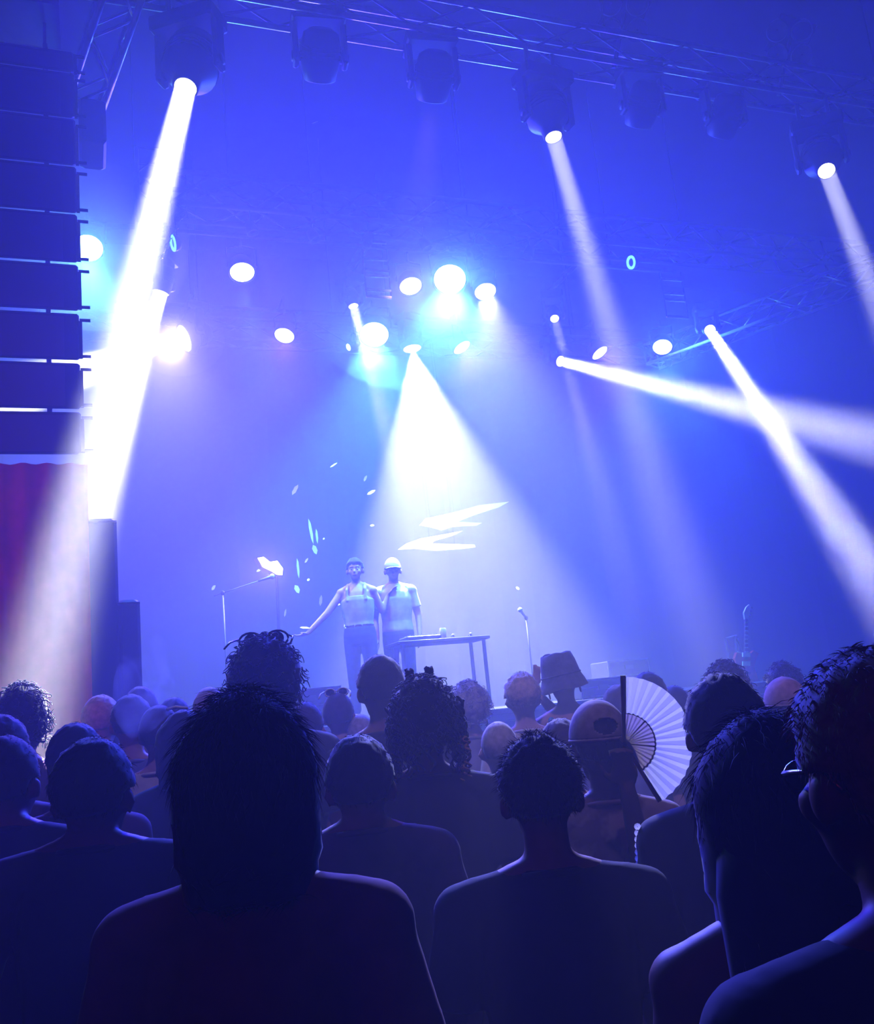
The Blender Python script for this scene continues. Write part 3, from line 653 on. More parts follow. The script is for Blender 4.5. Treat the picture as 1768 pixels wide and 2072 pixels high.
def bucket_hat(m):
    def f(root, hr, A):
        c = HC + V((0, 0, -.012)); n = 36
        prof = [(.132, .020), (.138, .062), (.132, .084), (.09, .096), (.035, .104), (.015, .107), (-.015, .120), (-.05, .132), (-.054, .131), (-.018, .117), (.012, .103)]
        mb = MB(); vs = []
        for z, r in prof:
            for i in range(n):
                t = 2 * math.pi * i / n; k = 1 + (.05 * noise.noise(V((math.cos(t) * 1.6, math.sin(t) * 1.6, z * 6 + 4))))
                vs.append(c + V((math.cos(t) * r * .97 * k, math.sin(t) * r * 1.12 * k, z + .012 * noise.noise(V((math.cos(t), math.sin(t), 7)))) ))
        fs = [(k * n + i, k * n + (i + 1) % n, (k + 1) * n + (i + 1) % n, (k + 1) * n + i) for k in range(len(prof) - 1) for i in range(n)] + [tuple(range(n))]
        loc_obj(root, 'bucket_hat', mb.add(vs, fs), m, hr)
        b = MB().path([c + V((math.cos(t) * .106, math.sin(t) * .122, .022)) for t in [i * math.pi / 16 for i in range(33)]], .004, 5); loc_obj(root, 'hat_band', b, m, hr)
        loc_obj(root, 'hat_loop', MB().path([c + V((-.045 + .022 * math.cos(t), -.02, .132 + .010 * math.sin(t))) for t in [i * math.pi / 8 for i in range(17)]], .003, 5), 'tee_grey', hr)
    return f
def earrings(root, hr, A):
    for s in (-1, 1):
        mb = MB().path([V((s * .083, -.005 + .018 * math.sin(t), 1.565 + .018 * math.cos(t))) for t in [i * math.pi / 8 for i in range(17)]], .003, 5); loc_obj(root, 'earring', mb, 'gold', hr)
def glasses_up(z=.085, y=.06, sc_=1., m='plastic_black', lens='lens_dark'):
    """sunglasses pushed up on the hair"""
    def f(root, hr, A):
        g = MB(); c = HC + V((0, y, z))
        for s in (-1, 1):
            pts = [c + V((s * (.036 + .030 * math.cos(t)) * sc_, -.004 * abs(math.cos(t)), .021 * math.sin(t) * sc_)) for t in [i * math.pi / 8 for i in range(17)]]; g.path(pts, .0042, 6)
            g.path([c + V((s * .068 * sc_, 0, .008)), c + V((s * .084 * sc_, -.05, -.004)), c + V((s * .086 * sc_, -.13, -.03))], .0036, 5)
        g.path([c + V((-.008, 0, .006)), c + V((0, .004, .010)), c + V((.008, 0, .006))], .0035, 5)
        o = loc_obj(root, 'sunglasses_frame', g, m, hr)
        for s in (-1, 1): q = loc_obj(root, 'sunglasses_lens', MB().lathe(c + V((s * .036 * sc_, 0, 0)), (0, 1, 0), [(0, .024), (.002, .022), (.003, .002)], 16), lens, hr)
    return f
def glasses_worn(root, hr, A):
    g = MB(); c = V((0, .108, 1.628))
    for s in (-1, 1):
        g.path([c + V((s * .034 + .024 * math.cos(t), -.006, .019 * math.sin(t))) for t in [i * math.pi / 8 for i in range(17)]], .002, 5)
        g.path([c + V((s * .058, -.006, .006)), V((s * .083, .05, 1.64)), V((s * .087, -.01, 1.645)), V((s * .085, -.04, 1.625))], .003, 5)
    g.path([c + V((-.01, -.004, .006)), c + V((.01, -.004, .006))], .002, 5); loc_obj(root, 'eyeglasses', g, 'alu', hr)
def face_parts(root, hr, A):
    for s in (-1, 1):
        loc_obj(root, 'eye', MB().ell((s * .033, .079, 1.63), (.014, .010, .009)), 'eye_white', hr); loc_obj(root, 'pupil', MB().ell((s * .033, .087, 1.63), (.005, .004, .005)), 'plastic_black', hr)
        loc_obj(root, 'eyebrow', MB().cap((s * .015, .093, 1.652), (s * .05, .080, 1.655), .004, .003, 6), 'hair_brown', hr)
    loc_obj(root, 'lips', MB().ell((0, .096, 1.566), (.024, .008, .009)), 'lip', hr)
def several(*fs):
    def f(root, hr, A):
        for g in fs: g(root, hr, A)
    return f
def ringlets(root, hr, A):
    """hanging coils around the head and two small tufts on top"""
    rnd = random.Random(5); mb = MB()
    for k in range(74):
        az = math.pi + rnd.uniform(-2.3, 2.3); el = rnd.uniform(-.15, .7); R = .112 + rnd.uniform(-.008, .014)
        p = HC + V((math.sin(az) * R * math.cos(el * .7), math.cos(az) * R * math.cos(el * .7), math.sin(el) * .11)); zb = rnd.uniform(1.42, 1.50) if abs(az - math.pi) > .9 else rnd.uniform(1.47, 1.56)
        n = 22; a0 = rnd.uniform(0, 6); pts = []
        for i in range(n):
            f = i / (n - 1); z = p.z + (zb - p.z) * f; pts.append(V((p.x * (1 + .06 * f) + .010 * math.cos(a0 + i * .9), p.y * (1 - .15 * f) + .010 * math.sin(a0 + i * .9), z)))
        mb.path(pts, .0055, 5, .003)
    o = loc_obj(root, 'ringlets', mb, 'hair_black', hr); o['kind'] = 'stuff'
    for s in (-1, 1):
        b = MB(); rn = random.Random(s + 9)
        for k in range(16):
            a0 = rn.uniform(0, 6); c = HC + V((s * .032 - .005, .01, .135)); b.path([c + V((math.cos(a0 + i * .7) * (.008 + .006 * rn.random()), math.sin(a0 + i * .7) * .010, .0035 * i * (.6 + rn.random() * .5))) for i in range(8)], .004, 5)
        loc_obj(root, 'hair_tuft', b, 'hair_black', hr)
def gold_ends(root, hr, A):
    rnd = random.Random(8); mb = MB()
    for k in range(70):
        s = rnd.choice((-1, 1, 1)); x = s * rnd.uniform(.085, .128); c = V((x, rnd.uniform(-.06, .0), rnd.uniform(1.40, 1.58))); a0 = rnd.uniform(0, 6)
        mb.path([c + V((math.cos(a0 + i * .9) * .009, math.sin(a0 + i * .9) * .009, -.0035 * i)) for i in range(9)], .0042, 5, .002)
    o = loc_obj(root, 'curled_ends', mb, 'hair_gold', hr); o['kind'] = 'stuff'; o['label'] = 'golden curl ends catching the light'
def strap_part(pts, m, r=.012, name='strap'):
    def f(root, hr, A): loc_obj(root, name, MB().path(pts, r, 6), m)
    return f
def wide_strap(a, b, w_, name='shoulder_strap', m='strap'):
    def f(root, hr, A):
        A_, B_ = V(a), V(b); d = (B_ - A_).normalized(); n = V((0, -1, 0)); u = d.cross(n).normalized() * w_ / 2
        mb = MB(); top = []; N = 8
        for i in range(N + 1):
            c = A_.lerp(B_, i / N) + V((0, -.012 * math.sin(math.pi * i / N), 0)); top += [c - u, c + u]
        low = [p + V((0, -.006, 0)) for p in top]; K = len(top)
        fs = []
        for i in range(N):
            p = 2 * i; fs += [(p, p + 1, p + 3, p + 2), (K + p, K + p + 2, K + p + 3, K + p + 1), (p, p + 2, K + p + 2, K + p), (p + 1, K + p + 1, K + p + 3, p + 3)]
        fs += [(0, K, K + 1, 1), (K - 2, K - 1, 2 * K - 1, 2 * K - 2)]
        loc_obj(root, name, mb.add(top + low, fs), m, smooth=False)
    return f

# ---- the crowd, nearest first
p_bob = person('person with a dark chin-length bob in a maroon top, large in front', 490, 1400, 1.60, 'bob', 'hair_black', 'tee_maroon', 'skin_b', True, vox=.011, strands=5000, slen=.05, wide=1.16, thick=.03,
       extra=strap_part([V((math.sin(i * .21) * .105, -.02 - math.cos(i * .21) * .088, 1.452 + .006 * math.sin(i * 1.9))) for i in range(-9, 10)], 'tee_maroon', .007, 'collar_ruffle'))
person('person with short dark hair and clear ears in a black t-shirt', 1080, 1488, 2.05, 'spiky', 'hair_black', 'tee_black', 'skin_a', face=0, vox=.011, strands=2200, slen=.022, wide=1.16)
person('person at the right edge, close up, short hair and eyeglasses', 1738, 1318, 1.12, 'short', 'hair_grey', 'tee_black', 'skin_b', face=15, vox=.009, strands=5000, slen=.016, wide=1.1, thick=.02, extra=glasses_worn)
person('person with long loose dark hair and bare shoulder straps, near the right edge', 1530, 1442, 1.42, 'long', 'hair_black', 'tee_black', 'skin_b', True, style='tank', vox=.011, strands=1800, slen=.05, face=-4, thick=.02)
def pearl_trim(root, hr, A):
    e = A[-1][0]; sh = V((-.19, -.01, 1.38))
    for k in range(12):
        f = k / 11; c = V((-.241 - .018 * f, -.02, 1.43 - .16 * f)); loc_obj(root, 'trim_bead', MB().lathe(c, (0, -1, 0), [(0, .0085), (.002, .006), (.003, .001)], 8, False), 'fan_paper')
person('person with dark hair in a black shirt with white beads down the sleeve', 1452, 1364, 2.25, 'short', 'hair_black', 'tee_black', 'skin_a', face=-12, vox=.012, strands=900, thick=.02, style='long', extra=pearl_trim)
person('person with round dark hair and dark top in front of the curly-haired one', 722, 1488, 2.5, drop=.05, hair='short', hm='hair_black', shirt='tee_purple', skin='skin_a', vox=.013, strands=900, thick=.02, wide=1.05)
person('person with round dark head and broad dark back near the left edge', 188, 1494, 2.4, drop=.05, hair='short', hm='hair_black', shirt='tee_black', skin='skin_b', vox=.013, strands=900, thick=.02, wide=1.3)
person('person with dark coiled hair tied in two tufts and golden curl ends', 852, 1372, 3.0, 'curly', 'hair_black', 'tee_black', 'skin_b', True, vox=.014, strands=500, thick=.022, extra=several(ringlets, gold_ends), wide=1.12)
person('tall person with big curly hair and sunglasses pushed up on it', 533, 1292, 3.65, 'curly', 'hair_black', 'tee_navy', 'skin_a', vox=.014, strands=500, thick=.040, extra=glasses_up(.142, .02, 1.3))
person('tall person with flat-topped dark hair behind the coiled hair', 766, 1326, 3.95, 'short', 'hair_black', 'tee_black', 'skin_b', vox=.015, strands=900, slen=.012, thick=.016, hy=14)
person('person with blurred round head half cut by the left edge', 12, 1490, 2.9, drop=.05, hair='short', hm='hair_brown', shirt='tee_navy', skin='skin_a', vox=.014, strands=500)
person('person at the left edge with shiny hair behind the blurred head', 2, 1447, 3.6, 'short', 'hair_brown', 'tee_grey', 'skin_a', vox=.015, thick=.018)
person('person with a dark bushy bob against the pale beam at the left', 45, 1388, 4.4, 'curly', 'hair_black', 'tee_purple', 'skin_b', vox=.015, thick=.020, strands=700)
person('person with a dark headscarf shape behind the broad dark back', 154, 1464, 3.4, 'crop', 'hair_black', 'tee_purple', 'skin_b', vox=.015, thick=.016)
person('person with dark smooth hair and a white hair clip beside the maroon top', 372, 1437, 4.0, 'bob', 'hair_black', 'tee_black', 'skin_a', True, vox=.015, thick=.012,
       extra=lambda r, h, A: loc_obj(r, 'hair_clip', MB().path([HC + V((-.06, -.03, .125)), HC + V((-.02, -.035, .132)), HC + V((.03, -.035, .122))], .007, 6), 'white_paint', h))
person('person with cropped hair in a pale blue shirt inside the smoke', 266, 1406, 4.8, 'crop', 'hair_brown', 'tee_blue', 'skin_a', vox=.016, thick=.014, hy=10)
person('blond person half hidden by the head in the smoke', 205, 1407, 5.5, 'short', 'hair_blond', 'tee_grey', 'skin_c', vox=.018, thick=.016)
person('person with a bluish head peeping above the smoke', 285, 1390, 6.0, 'short', 'hair_brown', 'tee_grey', 'skin_c', vox=.018)
person('person with reddish neck and white collar right of the smoke', 322, 1428, 4.5, 'crop', 'hair_brown', 'tee_white', 'skin_c', vox=.018)
person('person with dark hair low between the smoke and the grey head', 352, 1412, 5.6, 'short', 'hair_black', 'tee_grey', 'skin_a', vox=.018)
person('person with cropped pale grey hair and bare ears left of the curly hair', 423, 1391, 5.4, 'buzz', 'hair_grey', 'tee_grey', 'skin_c', vox=.018)
person('person with rounded dark hair right of the maroon top, partly hidden', 615, 1421, 4.6, 'short', 'hair_brown', 'tee_navy', 'skin_a', True, vox=.017, thick=.012)
person('person with white-rimmed sunglasses on top of straight hair', 682, 1402, 5.4, 'short', 'hair_brown', 'tee_grey', 'skin_c', True, vox=.018, thick=.010, extra=glasses_up(.118, -.02, 1.0, 'white_paint'))
person('person with a pale cap-like head behind the flat-topped one', 728, 1446, 5.4, 'buzz', 'hair_grey', 'tee_white', 'skin_c', vox=.018)
person('person with grey wavy hair right of the coiled hair', 946, 1381, 5.4, 'curly', 'hair_grey', 'tee_grey', 'skin_c', True, vox=.017, thick=.026)
person('person with light tousled short hair in a white shirt', 1052, 1362, 5.2, 'spiky', 'hair_blond', 'tee_white', 'skin_c', vox=.017, strands=900, slen=.02,
       arms={1: (V((.24, .22, 1.48)), V((.09, .26, 1.68)), V((.3, .0, 1)), V((-1, 0, .2)))}, fingers=.15)
person('person in a dark bucket hat with earrings and a patterned strap', 1133, 1317, 5.3, 'crop', 'hair_brown', 'tee_teal', 'skin_a', True, style='tank', vox=.016, hat=.02, tilt=-8, extra=several(bucket_hat('hat_olive'), earrings))
person('person with a round grey head low in front of the tousled hair', 1005, 1461, 3.9, 'buzz', 'hair_grey', 'tee_grey', 'skin_c', vox=.017)
person('person with dark hair just left of the tan cap', 1130, 1455, 3.3, 'short', 'hair_brown', 'tee_navy', 'skin_a', vox=.016, thick=.018)
person('person with dark hair directly behind the white fan', 1306, 1361, 5.0, 'short', 'hair_black', 'tee_navy', 'skin_b', vox=.018, thick=.02)
person('person with a bluish head left of the fan guard stick', 1247, 1386, 4.9, 'short', 'hair_brown', 'tee_blue', 'skin_a', vox=.018)
person('person with low dark hair between fan and beaded shirt', 1360, 1388, 5.6, 'short', 'hair_black', 'tee_navy', 'skin_b', vox=.018)
person('person with curly dark hair below the guitar', 1463, 1341, 5.2, 'curly', 'hair_black', 'tee_black', 'skin_b', vox=.017, thick=.03, strands=500)
person('person in a rust-coloured cap near the right edge', 1580, 1369, 4.1, 'crop', 'hair_brown', 'tee_purple', 'skin_a', vox=.017, hat=.02, extra=baseball_cap('cap_rust', False))
person('person with dark curls behind the rust-coloured cap', 1580, 1343, 6.2, 'curly', 'hair_black', 'tee_navy', 'skin_b', vox=.018, thick=.03)

# ---- the fan and the person who holds it
FD = 2.64
piv = PD(1263, 1505, FD)
capP = PD(1200, 1408, 2.8); S_ = capP.z / 1.79; RZ = math.radians(-20)
def to_local(p):
    q = V(p) - V((capP.x, capP.y, 0)); q.rotate(Matrix.Rotation(-RZ, 3, 'Z')); return q / S_
hw = to_local(piv + V((0, .02, -.03))); wr = hw + V((.0, -.012, -.10))
el = wr + V((.03, .03, -.27))
person('person in a tan cap and patterned shirt holding up a white fan', 1200, 1408, 2.8, 'crop', 'hair_brown', 'tee_pattern', 'skin_b', True, vox=.009, hat=.03, fingers=.9, hem=.7,
       arms={1: (el, wr, (hw - wr), V((-1, .2, 0)))}, extra=several(baseball_cap('cap_tan', True), wide_strap(V((.085, -.135, 1.40)), V((-.12, -.150, 1.02)), .055)))
fan = thing('hand_fan', 'white pleated folding fan held up above the crowd', 'fan', piv, None)
Z = -ray(1263, 1505).normalized(); Xf = RT.copy(); Yf = UP.copy(); Zf = Xf.cross(Yf)
KF = FD / F; R1, R2 = 58 * KF, 130 * KF; NP = 17; A0, A1 = math.radians(91), math.radians(-58)
def fp(r, a, z): return piv + (Xf * math.cos(a) + Yf * math.sin(a)) * r + Zf * z
for k in range(NP):
    a0 = A0 + (A1 - A0) * k / NP; a1 = A0 + (A1 - A0) * (k + 1) / NP; am = (a0 + a1) / 2; th = .0012
    for (b0, b1, z0, z1) in ((a0, am, 0, .009), (am, a1, .009, 0)):
        pts = [fp(R1, b0, z0 * .6), fp(R2, b0, z0), fp(R2, b1, z1), fp(R1, b1, z1 * .6)]
        MB().add(pts, [(0, 1, 2, 3)]).build('leaf_fold', 'fan_paper', fan)
    w_ = .0052
    t = (Xf * -math.sin(am) + Yf * math.cos(am)); pts = [fp(.0, am, -.002) - t * .002, fp(R1 * 1.05, am, -.002) - t * w_ * 1.7, fp(R1 * 1.05, am, -.002) + t * w_ * 1.7, fp(0, am, -.002) + t * .002]
    MB().add(pts, [(0, 1, 2, 3)]).build('stick', 'fan_stick', fan)
for a in (A0, A1):
    t = (Xf * -math.sin(a) + Yf * math.cos(a)); pts = [fp(-.02, a, -.006) - t * .004, fp(R2 * 1.01, a, -.006) - t * .007, fp(R2 * 1.01, a, -.006) + t * .007, fp(-.02, a, -.006) + t * .004]
    MB().prism(pts, Zf, .004).build('guard_stick', 'wood', fan)
MB().tube(piv - Zf * .012, piv + Zf * .012, .005, n=10).build('rivet', 'chrome', fan)

# ================================================================== ON STAGE
PX = PY(716, 1128, 10.2)
armsL = {1: (V((.33, .05, 1.18)), V((.55, .10, .98)), V((1, .15, -.25)), V((0, 1, .2))), -1: (V((-.26, -.06, 1.16)), V((-.33, -.1, 1.32)), V((-.6, 0, .7)), V((0, 1, 0)))}
person('performer in a white tank top with one arm stretched out', 0, 0, 10, 'short', 'hair_brown', 'tee_pale', 'skin_a', True, style='tank', vox=.009, fingers=.3, rz=math.radians(160), top=PX, arms=armsL, group='performers on stage', extra=face_parts, thick=.02, hem=1.02, strands=600)
PX2 = PY(792, 1126, 10.25)
person('performer in a pale shirt and white cap beside the tank top', 0, 0, 10, 'crop', 'hair_brown', 'tee_pale', 'skin_a', style='tee', vox=.009, fingers=.4, rz=math.radians(165), top=PX2, group='performers on stage', hat=.03, hem=.92,
       extra=several(face_parts, baseball_cap('white_paint', False)), strands=300)
# table with gear
tz = PY(900, 1292, 9.6).z; tx0, tx1 = PY(800, 1300, 9.6).x, PY(985, 1292, 9.6).x
tb = thing('gear_table', 'black table for gear in front of the performers', 'table', ((tx0 + tx1) / 2, 9.8, DECK))
MB().bbox((tx0, 9.5, tz - .04), (tx1, 10.0, tz), .008).build('tabletop', 'black_paint', tb)
for x in (tx0 + .06, tx1 - .06):
    for y in (9.56, 9.94): MB().tube((x, y, DECK), (x, y, tz - .04), .022, n=8).build('leg', 'dull_alu', tb)
a_, b_ = PY(820, 1288, 9.65), PY(880, 1288, 9.65)
mx = thing('mixing_desk', 'low mixer with pale controls lying on the gear table', 'mixer', (a_.x, 9.7, tz))
MB().bbox((a_.x, 9.58, tz + .001), (b_.x + .05, 9.9, tz + .05), .01).build('housing', 'dull_alu', mx)
for i in range(7):
    for j in range(3): MB().tube((a_.x + .05 + i * .052, 9.64 + j * .08, tz + .05), (a_.x + .05 + i * .052, 9.64 + j * .08, tz + .066), .011, n=8).build('knob', 'white_paint', mx)
c_ = PY(897, 1288, 9.66)
cn = thing('drink_can', 'pale drink can standing on the gear table', 'can', (c_.x, 9.66, tz))
MB().lathe((c_.x, 9.66, tz + .001), (0, 0, 1), [(0, .03), (.008, .035), (.11, .035), (.122, .028)], 20).build('can_body', 'white_paint', cn, True)
MB().lathe((c_.x, 9.66, tz + .121), (0, 0, 1), [(0, .029), (.004, .029), (.004, .024), (.002, .002)], 20).build('can_lid', 'chrome', cn, True)
for px, lb in ((915, 'small bright knob-like gadget right of the drink can'), (951, 'small round gadget at the right end of the gear table')):
    q = PY(px, 1280, 9.7); t = thing('small_gadget', lb, 'gadget', (q.x, 9.7, tz), 'gadgets on the gear table')
    MB().bbox((q.x - .02, 9.68, tz + .001), (q.x + .02, 9.72, tz + .03), .006).build('housing', 'black_paint', t); MB().ell((q.x, 9.69, tz + .04), (.015, .015, .012)).build('dome', 'foil', t, True)
def mic_stand(label, foot, top_z, boom=None, group='microphone stands'):
    t = thing('microphone_stand', label, 'microphone stand', foot, group); f = V(foot)
    MB().tube(f + V((0, 0, .06)), (f.x, f.y, top_z), .010, n=8).build('pole', 'dull_alu', t, True)
    for k in range(3):
        a = k * 2.094 + .4; MB().tube(f + V((0, 0, .12)), f + V((.28 * math.cos(a), .28 * math.sin(a), .012)), .009, n=6).build('leg', 'black_metal', t)
    e = V((f.x, f.y, top_z))
    MB().ell(e, (.022, .022, .03)).build('clutch', 'black_metal', t, True)
    if boom is not None: b = V(boom); MB().tube(e + (e - b) * .25, b, .007, n=6).build('boom', 'dull_alu', t, True); d = (b - e).normalized(); e = b
    else: d = V((-.6, -.5, .5)).normalized()
    MB().tube(e, e + d * .14, .012, .018, n=10).build('microphone_body', 'dull_alu', t, True); MB().ell(e + d * .165, (.028, .028, .03)).build('microphone_grille', 'foil', t, True)
q = PY(1074, 1335, 10.0); mic_stand('straight microphone stand right of the gear table', (q.x, 10.0, DECK), PY(1070, 1250, 10.0).z)
q = PY(432, 1200, 10.6); mic_stand('microphone stand with a long boom at the left of the stage', (q.x + .1, 10.6, DECK), PY(450, 1200, 10.6).z, PY(522, 1176, 10.5))
# lamp on the left of stage with a pink-white face
L = PY(553, 1146, 10.8); t = thing('stage_lamp', 'small flood lamp glaring pinkish white at the left of the stage', 'stage light', (L.x, L.y, DECK)); a = aim(553, 1146, 140, 25)
fc = [PY(x, y, 10.8) for x, y in ((522, 1129), (533, 1127), (546, 1137), (561, 1135), (572, 1150), (571, 1163), (560, 1162), (551, 1156), (532, 1147))]
MB().prism([p + (p - L) * .12 + V((0, .02, 0)) for p in fc], (0, 1, 0), .16).build('housing', 'black_metal', t); MB().prism(fc, (0, 1, 0), .015).build('lens', 'lamp_pink', t)
MB().tube((L.x, L.y + .05, DECK), L - a * .1, .018, n=8).build('pole', 'black_metal', t); MB().lathe((L.x, L.y + .05, DECK), (0, 0, 1), [(0, .2), (.02, .19), (.03, .03)], 20).build('foot', 'black_metal', t)
lamp_spot('flood_light', t, L + a * .08, a, 150, 90, PINK, .05, .8)
# guitar on a stand, keyboard rack, cases
def strip(pxs, Y, th=.04): return MB().prism([PY(x, y, Y) for x, y in pxs], (0, 1, 0), th)
G = 10.0
gt = thing('electric_guitar', 'upright red electric guitar with pale neck at the right of the stage', 'guitar', PY(1512, 1400, G))
MB().prism([PY(1511 + dx, 1358 + dy, G) for dx, dy in ((-6, -34), (-20, -38), (-24, -26), (-20, -10), (-26, 8), (-28, 26), (-18, 40), (0, 44), (18, 38), (25, 24), (20, 6), (15, -8), (19, -24), (24, -36), (14, -42), (6, -34))], (0, 1, 0), .05).build('guitar_body', 'guitar_red', gt)
MB().prism([PY(x, y, G - .012) for x, y in ((1507, 1335), (1514, 1335), (1513, 1252), (1508, 1252))], (0, 1, 0), .03).build('neck', 'fret', gt)
for k in range(9): y = 1258 + k * 8.5; MB().prism([PY(1507.5, y, G - .016), PY(1513.8, y, G - .016), PY(1513.8, y + 2.6, G - .016), PY(1507.5, y + 2.6, G - .016)], (0, 1, 0), .005).build('fret_inlay', 'guitar_white', gt)
MB().prism([PY(x, y, G - .012) for x, y in ((1507, 1253), (1514, 1253), (1519, 1228), (1516, 1223), (1510, 1228), (1505, 1240))], (0, 1, 0), .025).build('headstock', 'guitar_white', gt)
for k in range(3): MB().ell(PY(1521 - k * 1.5, 1230 + k * 7, G - .01), (.014, .008, .012)).build('tuning_peg', 'chrome', gt)
for y in (1320, 1338): MB().prism([PY(1503, y, G - .02), PY(1518, y, G - .02), PY(1518, y + 9, G - .02), PY(1503, y + 9, G - .02)], (0, 1, 0), .02).build('pickup', 'guitar_white', gt)
MB().prism([PY(1502, 1360, G - .02), PY(1519, 1360, G - .02), PY(1519, 1364, G - .02), PY(1502, 1364, G - .02)], (0, 1, 0), .02).build('bridge', 'chrome', gt)
g0 = PY(1512, 1395, G + .12); gs = thing('guitar_stand', 'thin metal stand holding the red guitar', 'guitar stand', (g0.x, G + .12, DECK))
for x in (-.16, .16): MB().tube((g0.x, G + .2, DECK + .6), (g0.x + x, G + .05, DECK + .005), .010, n=6).build('leg', 'dull_alu', gs)
MB().tube((g0.x, G + .2, DECK + .6), (g0.x, G + .35, DECK + .005), .010, n=6).build('leg', 'dull_alu', gs)
MB().tube((g0.x - .14, G + .06, DECK + .12), (g0.x + .14, G + .06, DECK + .12), .010, n=6).build('cradle', 'dull_alu', gs)
k0, k1 = PY(1468, 1293, 10.4), PY(1500, 1348, 10.4)
kr = thing('keyboard_rack', 'pale tubular rack left of the guitar', 'rack', (k0.x, 10.4, DECK))
for a, b in (((k0.x, k0.z), (k1.x, k0.z + .03)), ((k0.x, k0.z), (k0.x, DECK)), ((k1.x, k0.z), (k1.x, DECK)), ((k0.x - .1, k1.z + .03), (k1.x + .1, k1.z + .06))):
    MB().tube((a[0], 10.4, a[1]), (b[0], 10.4, b[1]), .018, n=8).build('tube_bar', 'alu', kr)
MB().bbox((k0.x - .12, 10.3, k1.z - .02), (k1.x + .08, 10.6, k1.z + .06), .01).build('keyboard', 'dull_alu', kr)
MB().prism([PY(1482, 1340, 10.38), PY(1493, 1318, 10.38), PY(1500, 1320, 10.38), PY(1499, 1342, 10.38)], (0, 1, 0), .03).build('music_rest', 'guitar_white', kr)
def flight_case(label, x0, x1, y0, y1, Y, dp=.45):
    a, b = PY(x0, y0, Y), PY(x1, y1, Y); t = thing('flight_case', label, 'case', (a.x, Y, DECK), 'cases on stage')
    zb = DECK + .002
    MB().bbox((a.x, Y, zb), (b.x, Y + dp, a.z), .012).build('case_body', 'case', t)
    for z in (a.z - .012, zb + .02, zb + (a.z - zb) * .55): MB().box((a.x, Y - .008, z - .010), (b.x, Y, z + .010)).build('metal_edge', 'alu', t)
    for x in (a.x, b.x - .02): MB().box((x, Y - .010, zb), (x + .02, Y, a.z)).build('metal_edge', 'alu', t)
    MB().box(((a.x + b.x) / 2 - .06, Y - .02, a.z - .12), ((a.x + b.x) / 2 + .06, Y - .002, a.z - .07)).build('latch', 'dull_alu', t)
flight_case('black flight case with metal edges right of the microphone stand', 1228, 1318, 1338, 1385, 10.6); flight_case('long low flight case in front of the bigger one', 1172, 1268, 1376, 1420, 9.0); flight_case('low case at the stage front left of the gear table', 560, 692, 1398, 1420, 9.0)
# brush-stroke sign in the white cone
SY = 11.9
for lb, strokes in (('upper white brush-stroke sign hanging in the wide white cone', [[(850, 1062), (862, 1049), (905, 1040), (970, 1022), (1030, 1015), (1010, 1026), (960, 1042), (925, 1056), (975, 1058), (965, 1063), (915, 1066), (893, 1073), (872, 1067)]]),
                    ('lower white brush-stroke sign hanging in the wide white cone', [[(806, 1112), (822, 1100), (850, 1090), (900, 1081), (936, 1074), (915, 1084), (880, 1094), (872, 1100), (960, 1102), (962, 1107), (930, 1111), (880, 1114), (840, 1110)]])):
    t = thing('hanging_sign', lb, 'sign', PY(880, strokes[0][0][1], SY), 'white brush-stroke signs')
    for s_ in strokes: MB().prism([PY(x, y, SY) for x, y in s_], (0, 1, 0), .03).build('brush_stroke', 'white_paint', t)
    for x in (870, 920):
        p = PY(x, strokes[0][0][1] - 12, SY + .02); MB().tube(p, (p.x, SY + .2, ZR - .1), .003, n=5).build('wire', 'black_metal', t)
# silver confetti in the air
CL = ['slanted silver foil piece high to the left of the tank-top performer', 'thin pale foil sliver highest over the performers', 'small foil piece at the upper left rim of the white cone', 'slanted foil strip just inside the left rim of the white cone',
      'longest upright silver streamer left of the performers', 'thinner upright streamer right beside the longest one', 'bright foil knot at the foot of the longest streamer', 'faint upright streamer left of the tank-top performer', 'bright foil knot at the foot of the faint streamer',
      'short upright foil piece above the outstretched arm', 'small upright foil piece at the outstretched hand', 'small foil oval beneath the pinkish flood lamp', 'small bright foil oval at the far left by the boom stand', 'tiny foil dot beside the tank-top chest', 'tiny foil dot right of the faint streamer',
      'small slanted foil bit between the two streamers', 'small foil bit at the tank-top performer belt, left one', 'small foil bit at the tank-top performer belt, right one', 'tiny foil bit in the white cone above the performers', 'lone foil bit right of the performers above the microphone stand',
      'flat foil sliver under the outstretched hand', 'tiny foil speck right of the longest streamer', 'lone foil sliver high under the front truss']
CF = [(597, 991, 24, 9, -55), (675, 941, 18, 4, -30), (739, 968, 14, 6, -60), (751, 996, 20, 7, -25), (629, 1075, 52, 5, 80), (641, 1085, 30, 4, 85), (637, 1112, 20, 9, 75), (603, 1150, 40, 4, 85), (601, 1192, 18, 9, 70), (649, 1215, 22, 7, -80), (577, 1240, 16, 5, -75), (525, 1153, 14, 5, -25), (432, 1189, 12, 7, -45),
      (684, 1223, 9, 4, 0), (624, 1173, 6, 5, 0), (620, 1134, 12, 5, -50), (699, 1267, 9, 5, 60), (719, 1266, 9, 5, -60), (753, 1063, 8, 4, 0), (1047, 1190, 9, 5, 40), (617, 1270, 20, 3, 5), (655, 1090, 4, 4, 0), (637, 248, 14, 4, -15)]
